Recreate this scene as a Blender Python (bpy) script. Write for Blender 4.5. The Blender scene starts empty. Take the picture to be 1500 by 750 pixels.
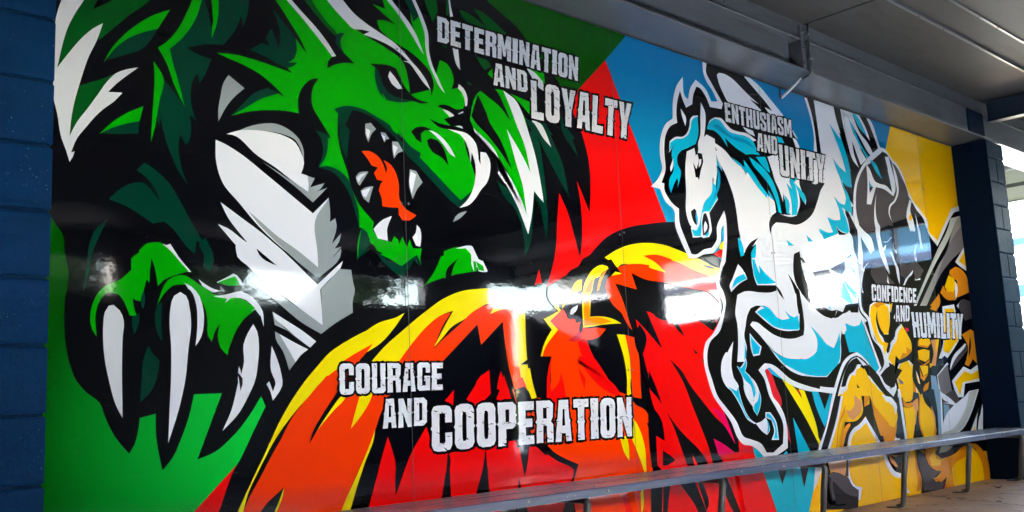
import bpy, bmesh, math, random
from mathutils import Vector, Matrix

random.seed(7)
scene = bpy.context.scene
RAD = math.radians

# ---------------------------------------------------------------- camera
# Metres. The mural wall is the plane y = 0, x runs along it, z is up.
cam_data = bpy.data.cameras.new("camera")
cam_data.sensor_width = 36.0
cam_data.lens = 1429.687 / 1500 * 36.0
cam_data.clip_start = 0.05
cam_data.clip_end = 500
cam = bpy.data.objects.new("camera", cam_data)
scene.collection.objects.link(cam)
YAW, PITCH, ROLL = 0.758, 0.151, -0.047
fw = Vector((math.sin(YAW) * math.cos(PITCH), math.cos(YAW) * math.cos(PITCH), math.sin(PITCH)))
rt = Vector((math.cos(YAW), -math.sin(YAW), 0))
up = rt.cross(fw)
r2 = math.cos(ROLL) * rt + math.sin(ROLL) * up
u2 = -math.sin(ROLL) * rt + math.cos(ROLL) * up
rot = Matrix((r2, u2, -fw)).transposed()
cam.matrix_world = Matrix.Translation((0, -3.254, 0.766)) @ rot.to_4x4()
scene.camera = cam

# ---------------------------------------------------------------- sky, sun, exposure
SUN_EL, SUN_AZ = RAD(22), RAD(-163)      # azimuth measured from +y towards +x
world = bpy.data.worlds.new("World")
scene.world = world
world.use_nodes = True
wn = world.node_tree.nodes
sky = wn.new("ShaderNodeTexSky")
sky.sky_type = 'NISHITA'
sky.sun_disc = False
sky.sun_elevation = SUN_EL
sky.sun_rotation = SUN_AZ
wn["Background"].inputs[1].default_value = 0.12
world.node_tree.links.new(sky.outputs[0], wn["Background"].inputs[0])
sun_dir = Vector((math.sin(SUN_AZ) * math.cos(SUN_EL), math.cos(SUN_AZ) * math.cos(SUN_EL), math.sin(SUN_EL)))
sl = bpy.data.lights.new("sun", 'SUN')
sl.energy = 5.0
sl.angle = RAD(0.5)
sl.color = (1.0, 0.985, 0.96)
so = bpy.data.objects.new("sun", sl)
scene.collection.objects.link(so)
so.rotation_euler = (-sun_dir).to_track_quat('-Z', 'Y').to_euler()
vs = scene.view_settings
vs.view_transform = 'Standard'
vs.look = 'None'
vs.gamma = 1
vs.exposure = 5.27
scene.cycles.use_denoising = True
scene.cycles.max_bounces = 10
scene.cycles.diffuse_bounces = 7
scene.cycles.glossy_bounces = 5
scene.cycles.sample_clamp_indirect = 12
scene.cycles.caustics_reflective = False
scene.cycles.caustics_refractive = False

# ---------------------------------------------------------------- helpers
COL = scene.collection

def tag(o, label=None, cat=None, group=None, kind=None):
    for k, v in (("label", label), ("category", cat), ("group", group), ("kind", kind)):
        if v:
            o[k] = v
    return o

def empty(name, loc=(0, 0, 0)):
    o = bpy.data.objects.new(name, None)
    o.empty_display_size = 0.2
    COL.objects.link(o)
    o.location = loc
    return o

def link(name, me, mats, parent=None):
    o = bpy.data.objects.new(name, me)
    for m in (mats if isinstance(mats, (list, tuple)) else [mats]):
        if m and m.name not in [x.name for x in me.materials if x]:
            me.materials.append(m)
    COL.objects.link(o)
    if parent:
        o.parent = parent
        o.matrix_parent_inverse = Matrix.Translation(-Vector(parent.location))
    return o

def bm_mesh(name, bm):
    me = bpy.data.meshes.new(name)
    bm.to_mesh(me)
    bm.free()
    return me

def add_box(bm, x0, x1, y0, y1, z0, z1, bevel=0.0, seg=2):
    r = bmesh.ops.create_cube(bm, size=1.0)
    vsx = r["verts"]
    for v in vsx:
        v.co = Vector((x0 + (v.co.x + .5) * (x1 - x0), y0 + (v.co.y + .5) * (y1 - y0), z0 + (v.co.z + .5) * (z1 - z0)))
    if bevel:
        es = {e for v in vsx for e in v.link_edges}
        bmesh.ops.bevel(bm, geom=list(es), offset=bevel, segments=seg, affect='EDGES', profile=.6)

def box(name, mat, parent, x0, x1, y0, y1, z0, z1, bevel=0.0, seg=2):
    bm = bmesh.new()
    add_box(bm, x0, x1, y0, y1, z0, z1, bevel, seg)
    return link(name, bm_mesh(name, bm), mat, parent)

def tube_into(bm, pts, r, sides=10, closed_ends=True):
    pts = [Vector(p) for p in pts]
    rings = []
    for i, p in enumerate(pts):
        d = (pts[min(i + 1, len(pts) - 1)] - pts[max(i - 1, 0)]).normalized()
        a = d.orthogonal().normalized() if i == 0 else (rings_dir - d * rings_dir.dot(d)).normalized()
        rings_dir = a
        b = d.cross(a)
        rr = r[i] if isinstance(r, (list, tuple)) else r
        rings.append([bm.verts.new(p + (a * math.cos(2 * math.pi * k / sides) + b * math.sin(2 * math.pi * k / sides)) * rr) for k in range(sides)])
    for A, B in zip(rings, rings[1:]):
        for k in range(sides):
            f = bm.faces.new((A[k], A[(k + 1) % sides], B[(k + 1) % sides], B[k]))
            f.smooth = True
    if closed_ends:
        bm.faces.new(rings[0][::-1])
        bm.faces.new(rings[-1])

def tube(name, mat, parent, pts, r, sides=10):
    bm = bmesh.new()
    tube_into(bm, pts, r, sides)
    bmesh.ops.recalc_face_normals(bm, faces=bm.faces)
    return link(name, bm_mesh(name, bm), mat, parent)

# ---------------------------------------------------------------- materials
def new_mat(name):
    m = bpy.data.materials.new(name)
    m.use_nodes = True
    nt = m.node_tree
    return m, nt, nt.nodes["Principled BSDF"]

def nd(nt, t, **kw):
    n = nt.nodes.new(t)
    for k, v in kw.items():
        if k.startswith("i_"):
            n.inputs[k[2:].replace("_", " ")].default_value = v
        else:
            setattr(n, k, v)
    return n

def mix_col(nt, fac, a, b):
    n = nt.nodes.new("ShaderNodeMix")
    n.data_type = 'RGBA'
    for s, v in ((n.inputs[0], fac), (n.inputs[6], a), (n.inputs[7], b)):
        if isinstance(v, bpy.types.NodeSocket):
            nt.links.new(v, s)
        elif isinstance(v, (int, float)):
            s.default_value = v
        else:
            s.default_value = (*v, 1)
    return n.outputs[2]

def ramp(nt, src, p0, p1, c0=(0, 0, 0), c1=(1, 1, 1)):
    n = nt.nodes.new("ShaderNodeValToRGB")
    n.color_ramp.elements[0].position = p0
    n.color_ramp.elements[1].position = p1
    n.color_ramp.elements[0].color = (*c0, 1)
    n.color_ramp.elements[1].color = (*c1, 1)
    nt.links.new(src, n.inputs[0])
    return n.outputs[0]

def noise(nt, scale, detail=4, rough=.55, coord=None, dist=0.0):
    n = nd(nt, "ShaderNodeTexNoise", i_Scale=scale, i_Detail=detail, i_Roughness=rough, i_Distortion=dist)
    if coord is not None:
        nt.links.new(coord, n.inputs["Vector"])
    return n.outputs[0]

def position(nt):
    return nt.nodes.new("ShaderNodeNewGeometry").outputs["Position"]

def bump(nt, bsdf, height, strength, dist, prev=None):
    b = nd(nt, "ShaderNodeBump", i_Strength=strength, i_Distance=dist)
    nt.links.new(height, b.inputs["Height"])
    if prev is not None:
        nt.links.new(prev, b.inputs["Normal"])
    nt.links.new(b.outputs[0], bsdf.inputs["Normal"])
    return b.outputs[0]

def simple(name, col, rough=.5, var=.12, scale=6, bscale=60, bstr=.1, bdist=.002, metallic=0, spec=.5):
    m, nt, b = new_mat(name)
    p = position(nt)
    n = noise(nt, scale, 5, .6, p)
    dark = tuple(c * (1 - var) for c in col)
    lite = tuple(min(1, c * (1 + var)) for c in col)
    nt.links.new(mix_col(nt, ramp(nt, n, .3, .7), dark, lite), b.inputs["Base Color"])
    b.inputs["Roughness"].default_value = rough
    b.inputs["Metallic"].default_value = metallic
    b.inputs["Specular IOR Level"].default_value = spec
    if name.startswith("grey_"):
        st = nd(nt, "ShaderNodeMapping")
        st.inputs["Scale"].default_value = (.9, 5, 5)
        nt.links.new(p, st.inputs["Vector"])
        grime = ramp(nt, noise(nt, 2.2, 6, .7, st.outputs[0], .6), .48, .74)
        src = b.inputs["Base Color"].links[0].from_socket
        nt.links.new(mix_col(nt, grime, src, tuple(c * .55 * k for c, k in zip(col, (1.12, 1, .86)))), b.inputs["Base Color"])
    if bstr:
        bump(nt, b, noise(nt, bscale, 3, .6, p), bstr, bdist)
    return m

SEAMS = [1.046, 2.463, 3.866, 5.306, 6.388, 7.569, 8.227]

def print_mat(name, col):
    """Gloss laminated print: flat ink under a clear film on slightly wavy sheets."""
    m, nt, b = new_mat(name)
    p = position(nt)
    b.inputs["Base Color"].default_value = (*col, 1)
    if name.endswith("ink_blue"):          # the blue field is printed as a blend, deep blue above to cyan below
        sx = nd(nt, "ShaderNodeSeparateXYZ")
        nt.links.new(p, sx.inputs[0])
        dm = nd(nt, "ShaderNodeMapRange")
        nt.links.new(sx.outputs[2], dm.inputs[0])
        dm.inputs[1].default_value = 2.7
        dm.inputs[2].default_value = .5
        nt.links.new(mix_col(nt, dm.outputs[0], (.0, .185, .47), (.0, .47, .70)), b.inputs["Base Color"])
    if name.endswith("field_green"):       # printed blend: vivid by the claws, bottle green towards the corners
        vd = nd(nt, "ShaderNodeVectorMath", operation='DISTANCE')
        nt.links.new(p, vd.inputs[0])
        vd.inputs[1].default_value = (1.85, 0, .72)
        dm = nd(nt, "ShaderNodeMapRange")
        nt.links.new(vd.outputs["Value"], dm.inputs[0])
        dm.inputs[1].default_value = .05
        dm.inputs[2].default_value = .85
        nt.links.new(mix_col(nt, dm.outputs[0], (.0, .72, .055), (.0, .085, .0)), b.inputs["Base Color"])
    b.inputs["Roughness"].default_value = .055
    b.inputs["Specular IOR Level"].default_value = .5
    scm = nd(nt, "ShaderNodeMapping")
    scm.inputs["Scale"].default_value = (7, 1, 38)
    scm.inputs["Rotation"].default_value = (0, .35, 0)
    nt.links.new(p, scm.inputs["Vector"])
    scuff = ramp(nt, noise(nt, 2.4, 6, .75, scm.outputs[0], .5), .60, .70)
    sep = nd(nt, "ShaderNodeSeparateXYZ")
    nt.links.new(p, sep.inputs[0])
    low = nd(nt, "ShaderNodeMapRange")
    nt.links.new(sep.outputs[2], low.inputs[0])
    low.inputs[1].default_value = 1.5
    low.inputs[2].default_value = .3
    low.inputs[3].default_value = .01
    low.inputs[4].default_value = .07
    amt = nd(nt, "ShaderNodeMath", operation='MULTIPLY')
    nt.links.new(scuff, amt.inputs[0])
    nt.links.new(low.outputs[0], amt.inputs[1])
    lk = b.inputs["Base Color"].links
    src = lk[0].from_socket if lk else tuple(col)
    nt.links.new(mix_col(nt, amt.outputs[0], src, (.42, .39, .35)), b.inputs["Base Color"])
    # dust and handling marks also roughen the film
    d = ramp(nt, noise(nt, 2.3, 6, .65, p), .45, .8)
    mr = nd(nt, "ShaderNodeMapRange")
    nt.links.new(d, mr.inputs[0])
    mr.inputs[3].default_value = .025
    mr.inputs[4].default_value = .075
    nt.links.new(mr.outputs[0], b.inputs["Roughness"])
    mp = nd(nt, "ShaderNodeMapping")
    mp.inputs["Scale"].default_value = (1.0, 0, 1.6)
    nt.links.new(p, mp.inputs["Vector"])
    h1 = noise(nt, 1.5, 2, .5, mp.outputs[0])
    n1 = bump(nt, b, h1, .055, .012)
    h2 = noise(nt, 26, 2, .5, mp.outputs[0])
    bump(nt, b, h2, .02, .004, n1)
    return m

INK = {  # printed colours
    'V': (.0, .3, .02),
    'G': (.0, .38, .0), 'D': (.0, .04, .022), 'd': (.0, .085, .008), 'K': (.002, .002, .004),
    'W': (.71, .77, .89), 'w': (.63, .68, .76), 'L': (.27, .33, .37), 'R': (.86, .002, .002), 'r': (.70, .014, .03),
    'O': (.95, .042, .0), 'o': (.88, .28, .0), 'Y': (.86, .74, .0), 'B': (.0, .26, .60), 'C': (.0, .46, .70), 'c': (.0, .27, .50),
    'A': (.93, .53, .0), 'a': (.72, .26, .006), 't': (.66, .30, .12), 'M': (.82, .0, .12), 'E': (.065, .058, .068),
    'F': (.16, .155, .18), 'f': (.48, .53, .53), 'N': (.012, .035, .08), 'g': (.28, .28, .28), 'b': (.19, .35, .52)}
INKM = {}
def ink(c):
    if c not in INKM:
        INKM[c] = print_mat("print_ink_" + {'V': 'field_green', 'G': 'green', 'D': 'deep_green', 'd': 'mid_green', 'K': 'black', 'W': 'white', 'w': 'pale_white',
            'L': 'steel_grey', 'R': 'red', 'r': 'crimson', 'O': 'orange_red', 'o': 'orange', 'Y': 'yellow', 'B': 'blue', 'C': 'cyan', 'c': 'teal',
            'A': 'gold', 'a': 'amber', 't': 'tan', 'M': 'magenta', 'E': 'charcoal', 'F': 'slate', 'f': 'silver', 'N': 'navy', 'g': 'grey', 'b': 'pale_blue'}[c], INK[c])
    return INKM[c]

def painted_block(name, col):
    m, nt, b = new_mat(name)
    p = position(nt)
    n = noise(nt, 3, 6, .6, p)
    base = mix_col(nt, ramp(nt, n, .3, .75), tuple(c * .8 for c in col), tuple(c * 1.2 for c in col))
    # chipped specks where bare block shows
    v = nd(nt, "ShaderNodeTexNoise", i_Scale=105, i_Detail=4, i_Roughness=.7)
    nt.links.new(p, v.inputs["Vector"])
    big = noise(nt, 5, 3, .5, p)
    mul = nd(nt, "ShaderNodeMath", operation='MULTIPLY')
    nt.links.new(ramp(nt, v.outputs[0], .66, .71), mul.inputs[0])
    nt.links.new(ramp(nt, big, .44, .60), mul.inputs[1])
    nt.links.new(mix_col(nt, mul.outputs[0], base, (.30, .40, .45)), b.inputs["Base Color"])
    b.inputs["Roughness"].default_value = .42
    b.inputs["Specular IOR Level"].default_value = .06
    n1 = bump(nt, b, noise(nt, 38, 5, .7, p), .8, .009)
    bump(nt, b, noise(nt, 9, 2, .5, p), .3, .006, n1)
    return m

M_BLUE = painted_block("blue_block_paint", (.0, .028, .105))
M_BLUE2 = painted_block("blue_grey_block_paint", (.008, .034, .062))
M_MORTAR = simple("painted_mortar", (.001, .016, .055), .7, .3, 9, 120, .6, .005, 0, .06)
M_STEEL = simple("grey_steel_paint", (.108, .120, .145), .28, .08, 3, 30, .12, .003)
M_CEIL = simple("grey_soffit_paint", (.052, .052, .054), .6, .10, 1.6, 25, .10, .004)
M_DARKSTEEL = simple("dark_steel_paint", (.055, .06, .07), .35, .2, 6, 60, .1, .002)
M_NAVY = simple("navy_steel_paint", (.02, .035, .065), .4, .15, 4, 40, .1, .002)
M_SHADE_NAVY = simple("deep_navy_shade", (.001, .009, .030), .7, .15, 4, 40, .1, .002, 0, .08)  # near-black navy standing in for shade on the pier side and beam recess
M_WHITE = simple("white_wall_paint", (.78, .78, .76), .7, .05, 2, 50, .1, .002)
M_TRIM = simple("blue_trim_paint", (.002, .02, .075), .5, .1, 3, 50, .1, .002)
M_GRASS = simple("lawn", (.06, .10, .03), .9, .35, 1.5, 30, .5, .03)
M_BARK = simple("bark", (.10, .07, .05), .9, .3, 8, 40, .6, .02)
M_LEAF = simple("leaves", (.05, .085, .025), .6, .45, 3, 30, .0)
M_ROOF = simple("roof_sheet", (.30, .31, .32), .5, .1, 2, 20, .05, .002)
M_GLASS = simple("dark_window_glass", (.03, .04, .05), .08, .1, 2, 5, .02, .002)

def concrete():
    m, nt, b = new_mat("worn_concrete")
    p = position(nt)
    n = noise(nt, 1.7, 7, .65, p)
    grey = mix_col(nt, ramp(nt, n, .3, .72), (.40, .42, .45), (.54, .56, .59))
    brown = mix_col(nt, ramp(nt, n, .3, .72), (.40, .25, .16), (.62, .43, .30))
    # brown dirt along the wall foot; grey beyond set to cool the bounced light
    sx = nd(nt, "ShaderNodeSeparateXYZ")
    nt.links.new(p, sx.inputs[0])
    ad = nd(nt, "ShaderNodeMath", operation='MULTIPLY_ADD')
    nt.links.new(noise(nt, 1.1, 4, .6, p), ad.inputs[0])
    ad.inputs[1].default_value = 1.6
    nt.links.new(sx.outputs[1], ad.inputs[2])
    dm = nd(nt, "ShaderNodeMapRange")
    nt.links.new(ad.outputs[0], dm.inputs[0])
    dm.inputs[1].default_value = -1.1
    dm.inputs[2].default_value = -.3
    base = mix_col(nt, dm.outputs[0], grey, brown)
    st = ramp(nt, noise(nt, 4.5, 5, .7, p, .4), .56, .70)
    base = mix_col(nt, st, base, (.17, .11, .08))
    vo = nd(nt, "ShaderNodeTexVoronoi", feature='DISTANCE_TO_EDGE', i_Scale=.9)
    wob = nd(nt, "ShaderNodeVectorMath", operation='MULTIPLY_ADD')
    nz = nd(nt, "ShaderNodeTexNoise", i_Scale=5.0, i_Detail=5)
    nt.links.new(p, nz.inputs["Vector"])
    nt.links.new(nz.outputs[1], wob.inputs[0])
    wob.inputs[1].default_value = (.35, .35, .0)
    nt.links.new(p, wob.inputs[2])
    nt.links.new(wob.outputs[0], vo.inputs["Vector"])
    base = mix_col(nt, ramp(nt, vo.outputs["Distance"], .004, .012, (1, 1, 1), (0, 0, 0)), base, (.06, .045, .035))
    sp = ramp(nt, noise(nt, 90, 2, .5, p), .68, .72)
    base = mix_col(nt, sp, base, (.10, .08, .07))
    nt.links.new(base, b.inputs["Base Color"])
    mr = nd(nt, "ShaderNodeMapRange")
    nt.links.new(n, mr.inputs[0])
    mr.inputs[3].default_value = .45
    mr.inputs[4].default_value = .75
    nt.links.new(mr.outputs[0], b.inputs["Roughness"])
    n1 = bump(nt, b, noise(nt, 30, 6, .7, p), .35, .006)
    bump(nt, b, noise(nt, 3, 2, .5, p), .25, .02, n1)
    return m
M_FLOOR = concrete()

def bench_mat():
    m, nt, b = new_mat("worn_bench_paint")
    p = position(nt)
    mp = nd(nt, "ShaderNodeMapping")
    mp.inputs["Scale"].default_value = (1.2, 26, 20)
    nt.links.new(p, mp.inputs["Vector"])
    n = noise(nt, 3.2, 6, .65, mp.outputs[0])
    base = mix_col(nt, ramp(nt, n, .35, .7), (.045, .065, .135), (.080, .105, .19))
    ch = ramp(nt, noise(nt, 30, 4, .7, p), .66, .72)
    base = mix_col(nt, ch, base, (.30, .30, .31))
    # the sitting surface is rubbed back to bare pale metal in streaks
    sx = nd(nt, "ShaderNodeSeparateXYZ")
    nt.links.new(nt.nodes.new("ShaderNodeNewGeometry").outputs["True Normal"], sx.inputs[0])
    rub = nd(nt, "ShaderNodeMath", operation='MULTIPLY')
    nt.links.new(ramp(nt, sx.outputs[2], .7, .9), rub.inputs[0])
    mp2 = nd(nt, "ShaderNodeMapping")
    mp2.inputs["Scale"].default_value = (2.5, 95, 1)
    nt.links.new(p, mp2.inputs["Vector"])
    nt.links.new(ramp(nt, noise(nt, 2.0, 5, .7, mp2.outputs[0]), .40, .50), rub.inputs[1])
    base = mix_col(nt, rub.outputs[0], base, (.44, .44, .47))
    nt.links.new(base, b.inputs["Base Color"])
    mr = nd(nt, "ShaderNodeMapRange")
    nt.links.new(n, mr.inputs[0])
    mr.inputs[3].default_value = .10
    mr.inputs[4].default_value = .30
    nt.links.new(mr.outputs[0], b.inputs["Roughness"])
    bump(nt, b, n, .35, .003)
    return m
M_BENCH = bench_mat()

# ---------------------------------------------------------------- large structure
ZC = 3.07          # underside of the soffit
X0, X1, H = 1.046, 8.227, 2.746

g = box("ground", M_GRASS, None, -80, 120, -90, 90, -1.0, -0.08)
tag(g, kind="structure")
bm = bmesh.new()
add_box(bm, -7, 11.6, -9.2, 3.4, -.3, 0.0)
add_box(bm, 11.604, 16.0, -30, 20, -.3, -0.03)
tag(link("floor", bm_mesh("floor", bm), M_FLOOR), kind="structure")
tag(box("path", simple("sunlit_paving", (.46, .43, .39), .8, .12, 1.2, 40, .3, .01), None, -40, 11.6, -14.5, -9.204, -.3, -.03), kind="structure")

# soffit made of sheets with cover strips, roof sheeting on top
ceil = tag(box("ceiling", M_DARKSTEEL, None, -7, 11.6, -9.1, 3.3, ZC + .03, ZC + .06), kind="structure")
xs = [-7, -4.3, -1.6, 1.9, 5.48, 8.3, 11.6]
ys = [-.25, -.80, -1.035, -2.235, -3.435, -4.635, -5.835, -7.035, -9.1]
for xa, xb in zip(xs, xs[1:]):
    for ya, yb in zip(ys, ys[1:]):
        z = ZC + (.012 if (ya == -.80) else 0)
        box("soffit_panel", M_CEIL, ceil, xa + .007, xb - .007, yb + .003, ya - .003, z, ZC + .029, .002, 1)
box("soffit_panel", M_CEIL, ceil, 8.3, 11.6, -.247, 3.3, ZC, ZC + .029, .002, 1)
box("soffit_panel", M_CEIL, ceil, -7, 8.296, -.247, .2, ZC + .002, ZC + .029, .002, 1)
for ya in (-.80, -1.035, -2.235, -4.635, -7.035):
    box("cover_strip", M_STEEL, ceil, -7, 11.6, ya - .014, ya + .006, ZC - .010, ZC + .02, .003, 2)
    n = 0
    x = -6.7
    scr = bpy.data.meshes.get("screw_head")
    while ya > -1.1 and x < 11.5:
        if scr is None:
            b2 = bmesh.new()
            bmesh.ops.create_cone(b2, cap_ends=True, segments=8, radius1=.006, radius2=.008, depth=.004)
            scr = bm_mesh("screw_head", b2)
            scr.materials.append(M_DARKSTEEL)
        if x > 3.5 and random.random() < .45:
            s = bpy.data.objects.new("screw", scr)
            COL.objects.link(s)
            s.parent = ceil
            s.location = (x, ya - .004, ZC - .012)
        x += .31 + random.uniform(-.05, .05)
tag(box("roof", M_ROOF, None, -7.4, 11.75, -9.3, 3.6, ZC + .10, ZC + .22, .01, 1), kind="structure")

# ---------------------------------------------------------------- block piers and walls
def block_pier(label, x0, x1, depth, split_first, mat, group="blue block piers framing the mural"):
    root = empty("block_pier", ((x0 + x1) / 2, -depth / 2, 0))
    tag(root, label, "pier", group)
    box("mortar", M_MORTAR, root, x0 + .008, x1 - .008, -depth + .008, -.002, 0, H - .004)
    z, k = 0.0, 0
    top = H - .003
    zs = [0.0]
    while zs[-1] < top - .08:
        zs.append(min(zs[-1] + .2 if zs[-1] else .2, top))
    for za, zb in zip(zs, zs[1:]):
        mid = (x0 + x1) / 2
        spans = [(x0, mid - .004), (mid + .004, x1)] if (k % 2 == split_first) else [(x0, x1)]
        for a, b in spans:
            j = random.uniform(-.0015, .0015)
            box("block", mat, root, a, b, -depth + j, -.004, za + .005, zb - .005, .007, 2)
        k += 1
    return root

block_pier("dark blue painted block pier at the left edge of the mural", .575, .969, .24, 2, M_BLUE)
rp = block_pier("blue grey block pier closing the right end of the mural", 8.236, 8.576, .28, 0, M_BLUE2)

box("side_shade_sheet", M_SHADE_NAVY, rp, 8.2305, 8.2355, -.281, -.002, .002, H - .003, .002, 1)  # dark sheet added so the left side of the pier reads in shade

w = box("block_wall", M_BLUE, None, -7, 8.576, .014, .20, 0, ZC)
tag(w, "dark blue block wall that carries the mural", "wall")
w = box("block_wall", M_NAVY, None, -7, 11.1, -8.75, -8.55, 0, 2.33)
for xa, xb in ((-7, -0.8), (4.5, 5.5), (9.3, 10.6)):  # unseen blocks added over the wall to cut sunlight through the slot
    box("slot_blocker", M_NAVY, w, xa, xb, -8.74, -8.56, 2.331, 2.738)
tag(w, "dark wall across the shelter, seen only as a reflection", "wall")
w = box("block_wall", M_NAVY, None, -7.2, -7.0, -9.1, .2, 0, ZC)
tag(w, "plain dark wall closing the far left end", "wall")
w = box("block_wall", M_WHITE, None, 8.3, 11.4, 3.2, 3.4, 0, ZC)
tag(w, "white wall behind the bay beyond the right pier", "wall")

# ---------------------------------------------------------------- steelwork under the soffit
beam = empty("steel_beam", (X0, -.14, H))
tag(beam, "grey steel channel beam running above the mural", "beam")
box("bottom_flange", M_STEEL, beam, -7, 11.35, -.281, .012, H + .002, H + .014, .003, 2)
box("web", M_STEEL, beam, -7, 5.34, -.222, -.210, H + .0145, 2.947)
box("web", M_STEEL, beam, 5.475, 11.35, -.279, -.266, H + .0145, 2.947, .003, 2)
box("top_flange", M_STEEL, beam, -7, 5.40, -.281, -.05, 2.9475, 2.958, .002, 1)
box("top_flange", M_STEEL, beam, 5.475, 11.35, -.283, -.05, 2.9475, 2.958, .002, 1)
box("closing_strip", M_STEEL, beam, -7, 11.35, -.262, -.250, 2.9585, ZC + .028, .002, 1)
box("stiffener", M_STEEL, beam, 5.405, 5.440, -.279, -.05, H + .0145, 3.05, .004, 2)
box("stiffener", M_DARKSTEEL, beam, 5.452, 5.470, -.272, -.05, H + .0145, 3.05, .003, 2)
box("gap_shade_fill", M_DARKSTEEL, beam, 5.34, 5.40, -.15, -.05, H + .0145, 2.946)  # dark fill put in for the shadow gap beside the stiffener
for zz in (2.80, 2.90, 3.0):
    bm = bmesh.new()
    bmesh.ops.create_cone(bm, cap_ends=True, segments=6, radius1=.010, radius2=.010, depth=.012, matrix=Matrix.Translation((5.424, -.285, zz)) @ Matrix.Rotation(RAD(90), 4, 'X'))
    link("bolt", bm_mesh("bolt", bm), M_STEEL, beam)
for x in (1.9, 2.8, 3.7, 4.6, 6.2, 7.1, 8.9, 9.8):
    bm = bmesh.new()
    bmesh.ops.create_cone(bm, cap_ends=True, segments=6, radius1=.008, radius2=.008, depth=.010, matrix=Matrix.Translation((x, -.270, 3.0)) @ Matrix.Rotation(RAD(90), 4, 'X'))
    link("bolt", bm_mesh("bolt", bm), M_STEEL, beam)

cond = empty("conduit", (5.47, -.29, H))
tag(cond, "thin grey conduit clipped down the beam with a bent tail", "conduit")
tube("pipe", M_STEEL, cond, [(5.478, -.292, 3.065), (5.476, -.292, 2.90), (5.474, -.293, 2.78), (5.472, -.290, 2.742), (5.478, -.270, 2.732), (5.52, -.18, 2.732)], .0075, 8)
tube("tail", M_WHITE, cond, [(5.50, -.20, 2.734), (5.56, -.12, 2.728), (5.582, -.05, 2.702), (5.575, -.006, 2.672)], [.006, .008, .009, .009], 8)
box("wall_clip", M_DARKSTEEL, cond, 5.552, 5.560, -.016, -.004, 2.662, 2.735)
for zz in (2.83, 2.99):
    box("clip", M_STEEL, cond, 5.456, 5.496, -.303, -.284, zz, zz + .016, .003, 1)

shade_plate = box("recess_shade", M_SHADE_NAVY, None, 7.90, 8.21, -.290, -.2795, H + .015, 2.946, .003, 2)  # thin dark plate painting in the shadowed recess at the beam end
tag(shade_plate, "thin dark plate standing in for the shadowed recess above the right pier", "post")
raf = empty("rafter", (8.34, -.3, 2.9))
tag(raf, "dark navy steel rafter crossing above the right pier", "rafter")
box("web", M_NAVY, raf, 8.315, 8.327, -9.0, -.290, 2.905, ZC - .006)
box("flange", M_NAVY, raf, 8.285, 8.375, -9.0, -.288, 2.893, 2.904, .003, 1)
box("flange", M_NAVY, raf, 8.285, 8.375, -9.0, -.288, ZC - .005, ZC - .001)

far = empty("header_beam", (2.0, -8.65, 2.74))
tag(far, "grey header beam along the open side opposite the mural", "beam")
box("web", M_STEEL, far, -7, 11.4, -8.70, -8.60, 2.74, ZC, .004, 1)
end = empty("header_beam", (11.3, -3, 2.71))
tag(end, "pale header beam across the bright opening past the right pier", "beam")
box("web", M_WHITE, end, 11.2, 11.32, -8.55, 3.19, 2.71, ZC - .02, .005, 1)
box("lower_flange", M_STEEL, end, 11.17, 11.35, -8.55, 3.19, 2.695, 2.709)
box("mid_rail", M_STEEL, end, 11.185, 11.199, -8.55, 3.19, 2.86, 2.90)

def steel_post(x, y, label, z=2.69, z0=0.0):
    r = empty("steel_post", (x, y, 0))
    tag(r, label, "post", "posts of the shelter")
    box("shaft", M_NAVY, r, x - .05, x + .05, y - .05, y + .05, z0 + .0125, z, .006, 1)
    box("base_plate", M_NAVY, r, x - .10, x + .10, y - .10, y + .10, z0 + .001, z0 + .012)
for x, t in ((-2.0, "rising from the near part of the dark opposite wall"), (4.7, "rising from the middle of the dark opposite wall"), (9.4, "rising from the far part of the dark opposite wall")):
    steel_post(x, -8.65, "navy steel post " + t, 2.738, 2.33)
steel_post(11.26, -.38, "navy steel post at the mural side of the end opening")

scr_w = empty("reflection_screen", (11.26, -5, 0))  # unseen screen added; its openings and dark parts shape the mural reflections
tag(scr_w, "added olive screen wall, unseen, that shapes reflections of the far end", "wall")
M_OLIVE = simple("olive_render_paint", (.16, .16, .11), .8, .12, 2, 40, .2, .004)
box("dado", M_OLIVE, scr_w, 11.20, 11.30, -5.5, -.45, 0, 1.76)
box("infill", M_OLIVE, scr_w, 11.20, 11.30, -2.46, -.45, 1.786, 2.20)
box("transom", M_STEEL, scr_w, 11.19, 11.31, -3.199, -.45, 2.63, 2.694)
box("mullion", M_STEEL, scr_w, 11.21, 11.29, -2.0, -1.97, 2.201, 2.629)
box("dado", M_NAVY, scr_w, 11.20, 11.30, -8.54, -5.504, 0, 1.76)
box("infill", M_NAVY, scr_w, 11.20, 11.30, -8.54, -6.5, 1.761, 2.27)
box("infill", M_NAVY, scr_w, 11.20, 11.30, -6.496, -5.5, 1.761, 2.694)
box("infill", M_OLIVE, scr_w, 11.20, 11.30, -4.45, -3.2, 1.761, 2.694)
box("sill", M_STEEL, scr_w, 11.15, 11.35, -5.499, -4.451, 1.7605, 1.785, .003, 1)
box("sill", M_STEEL, scr_w, 11.15, 11.35, -3.199, -.45, 1.7605, 1.785, .003, 1)

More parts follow.
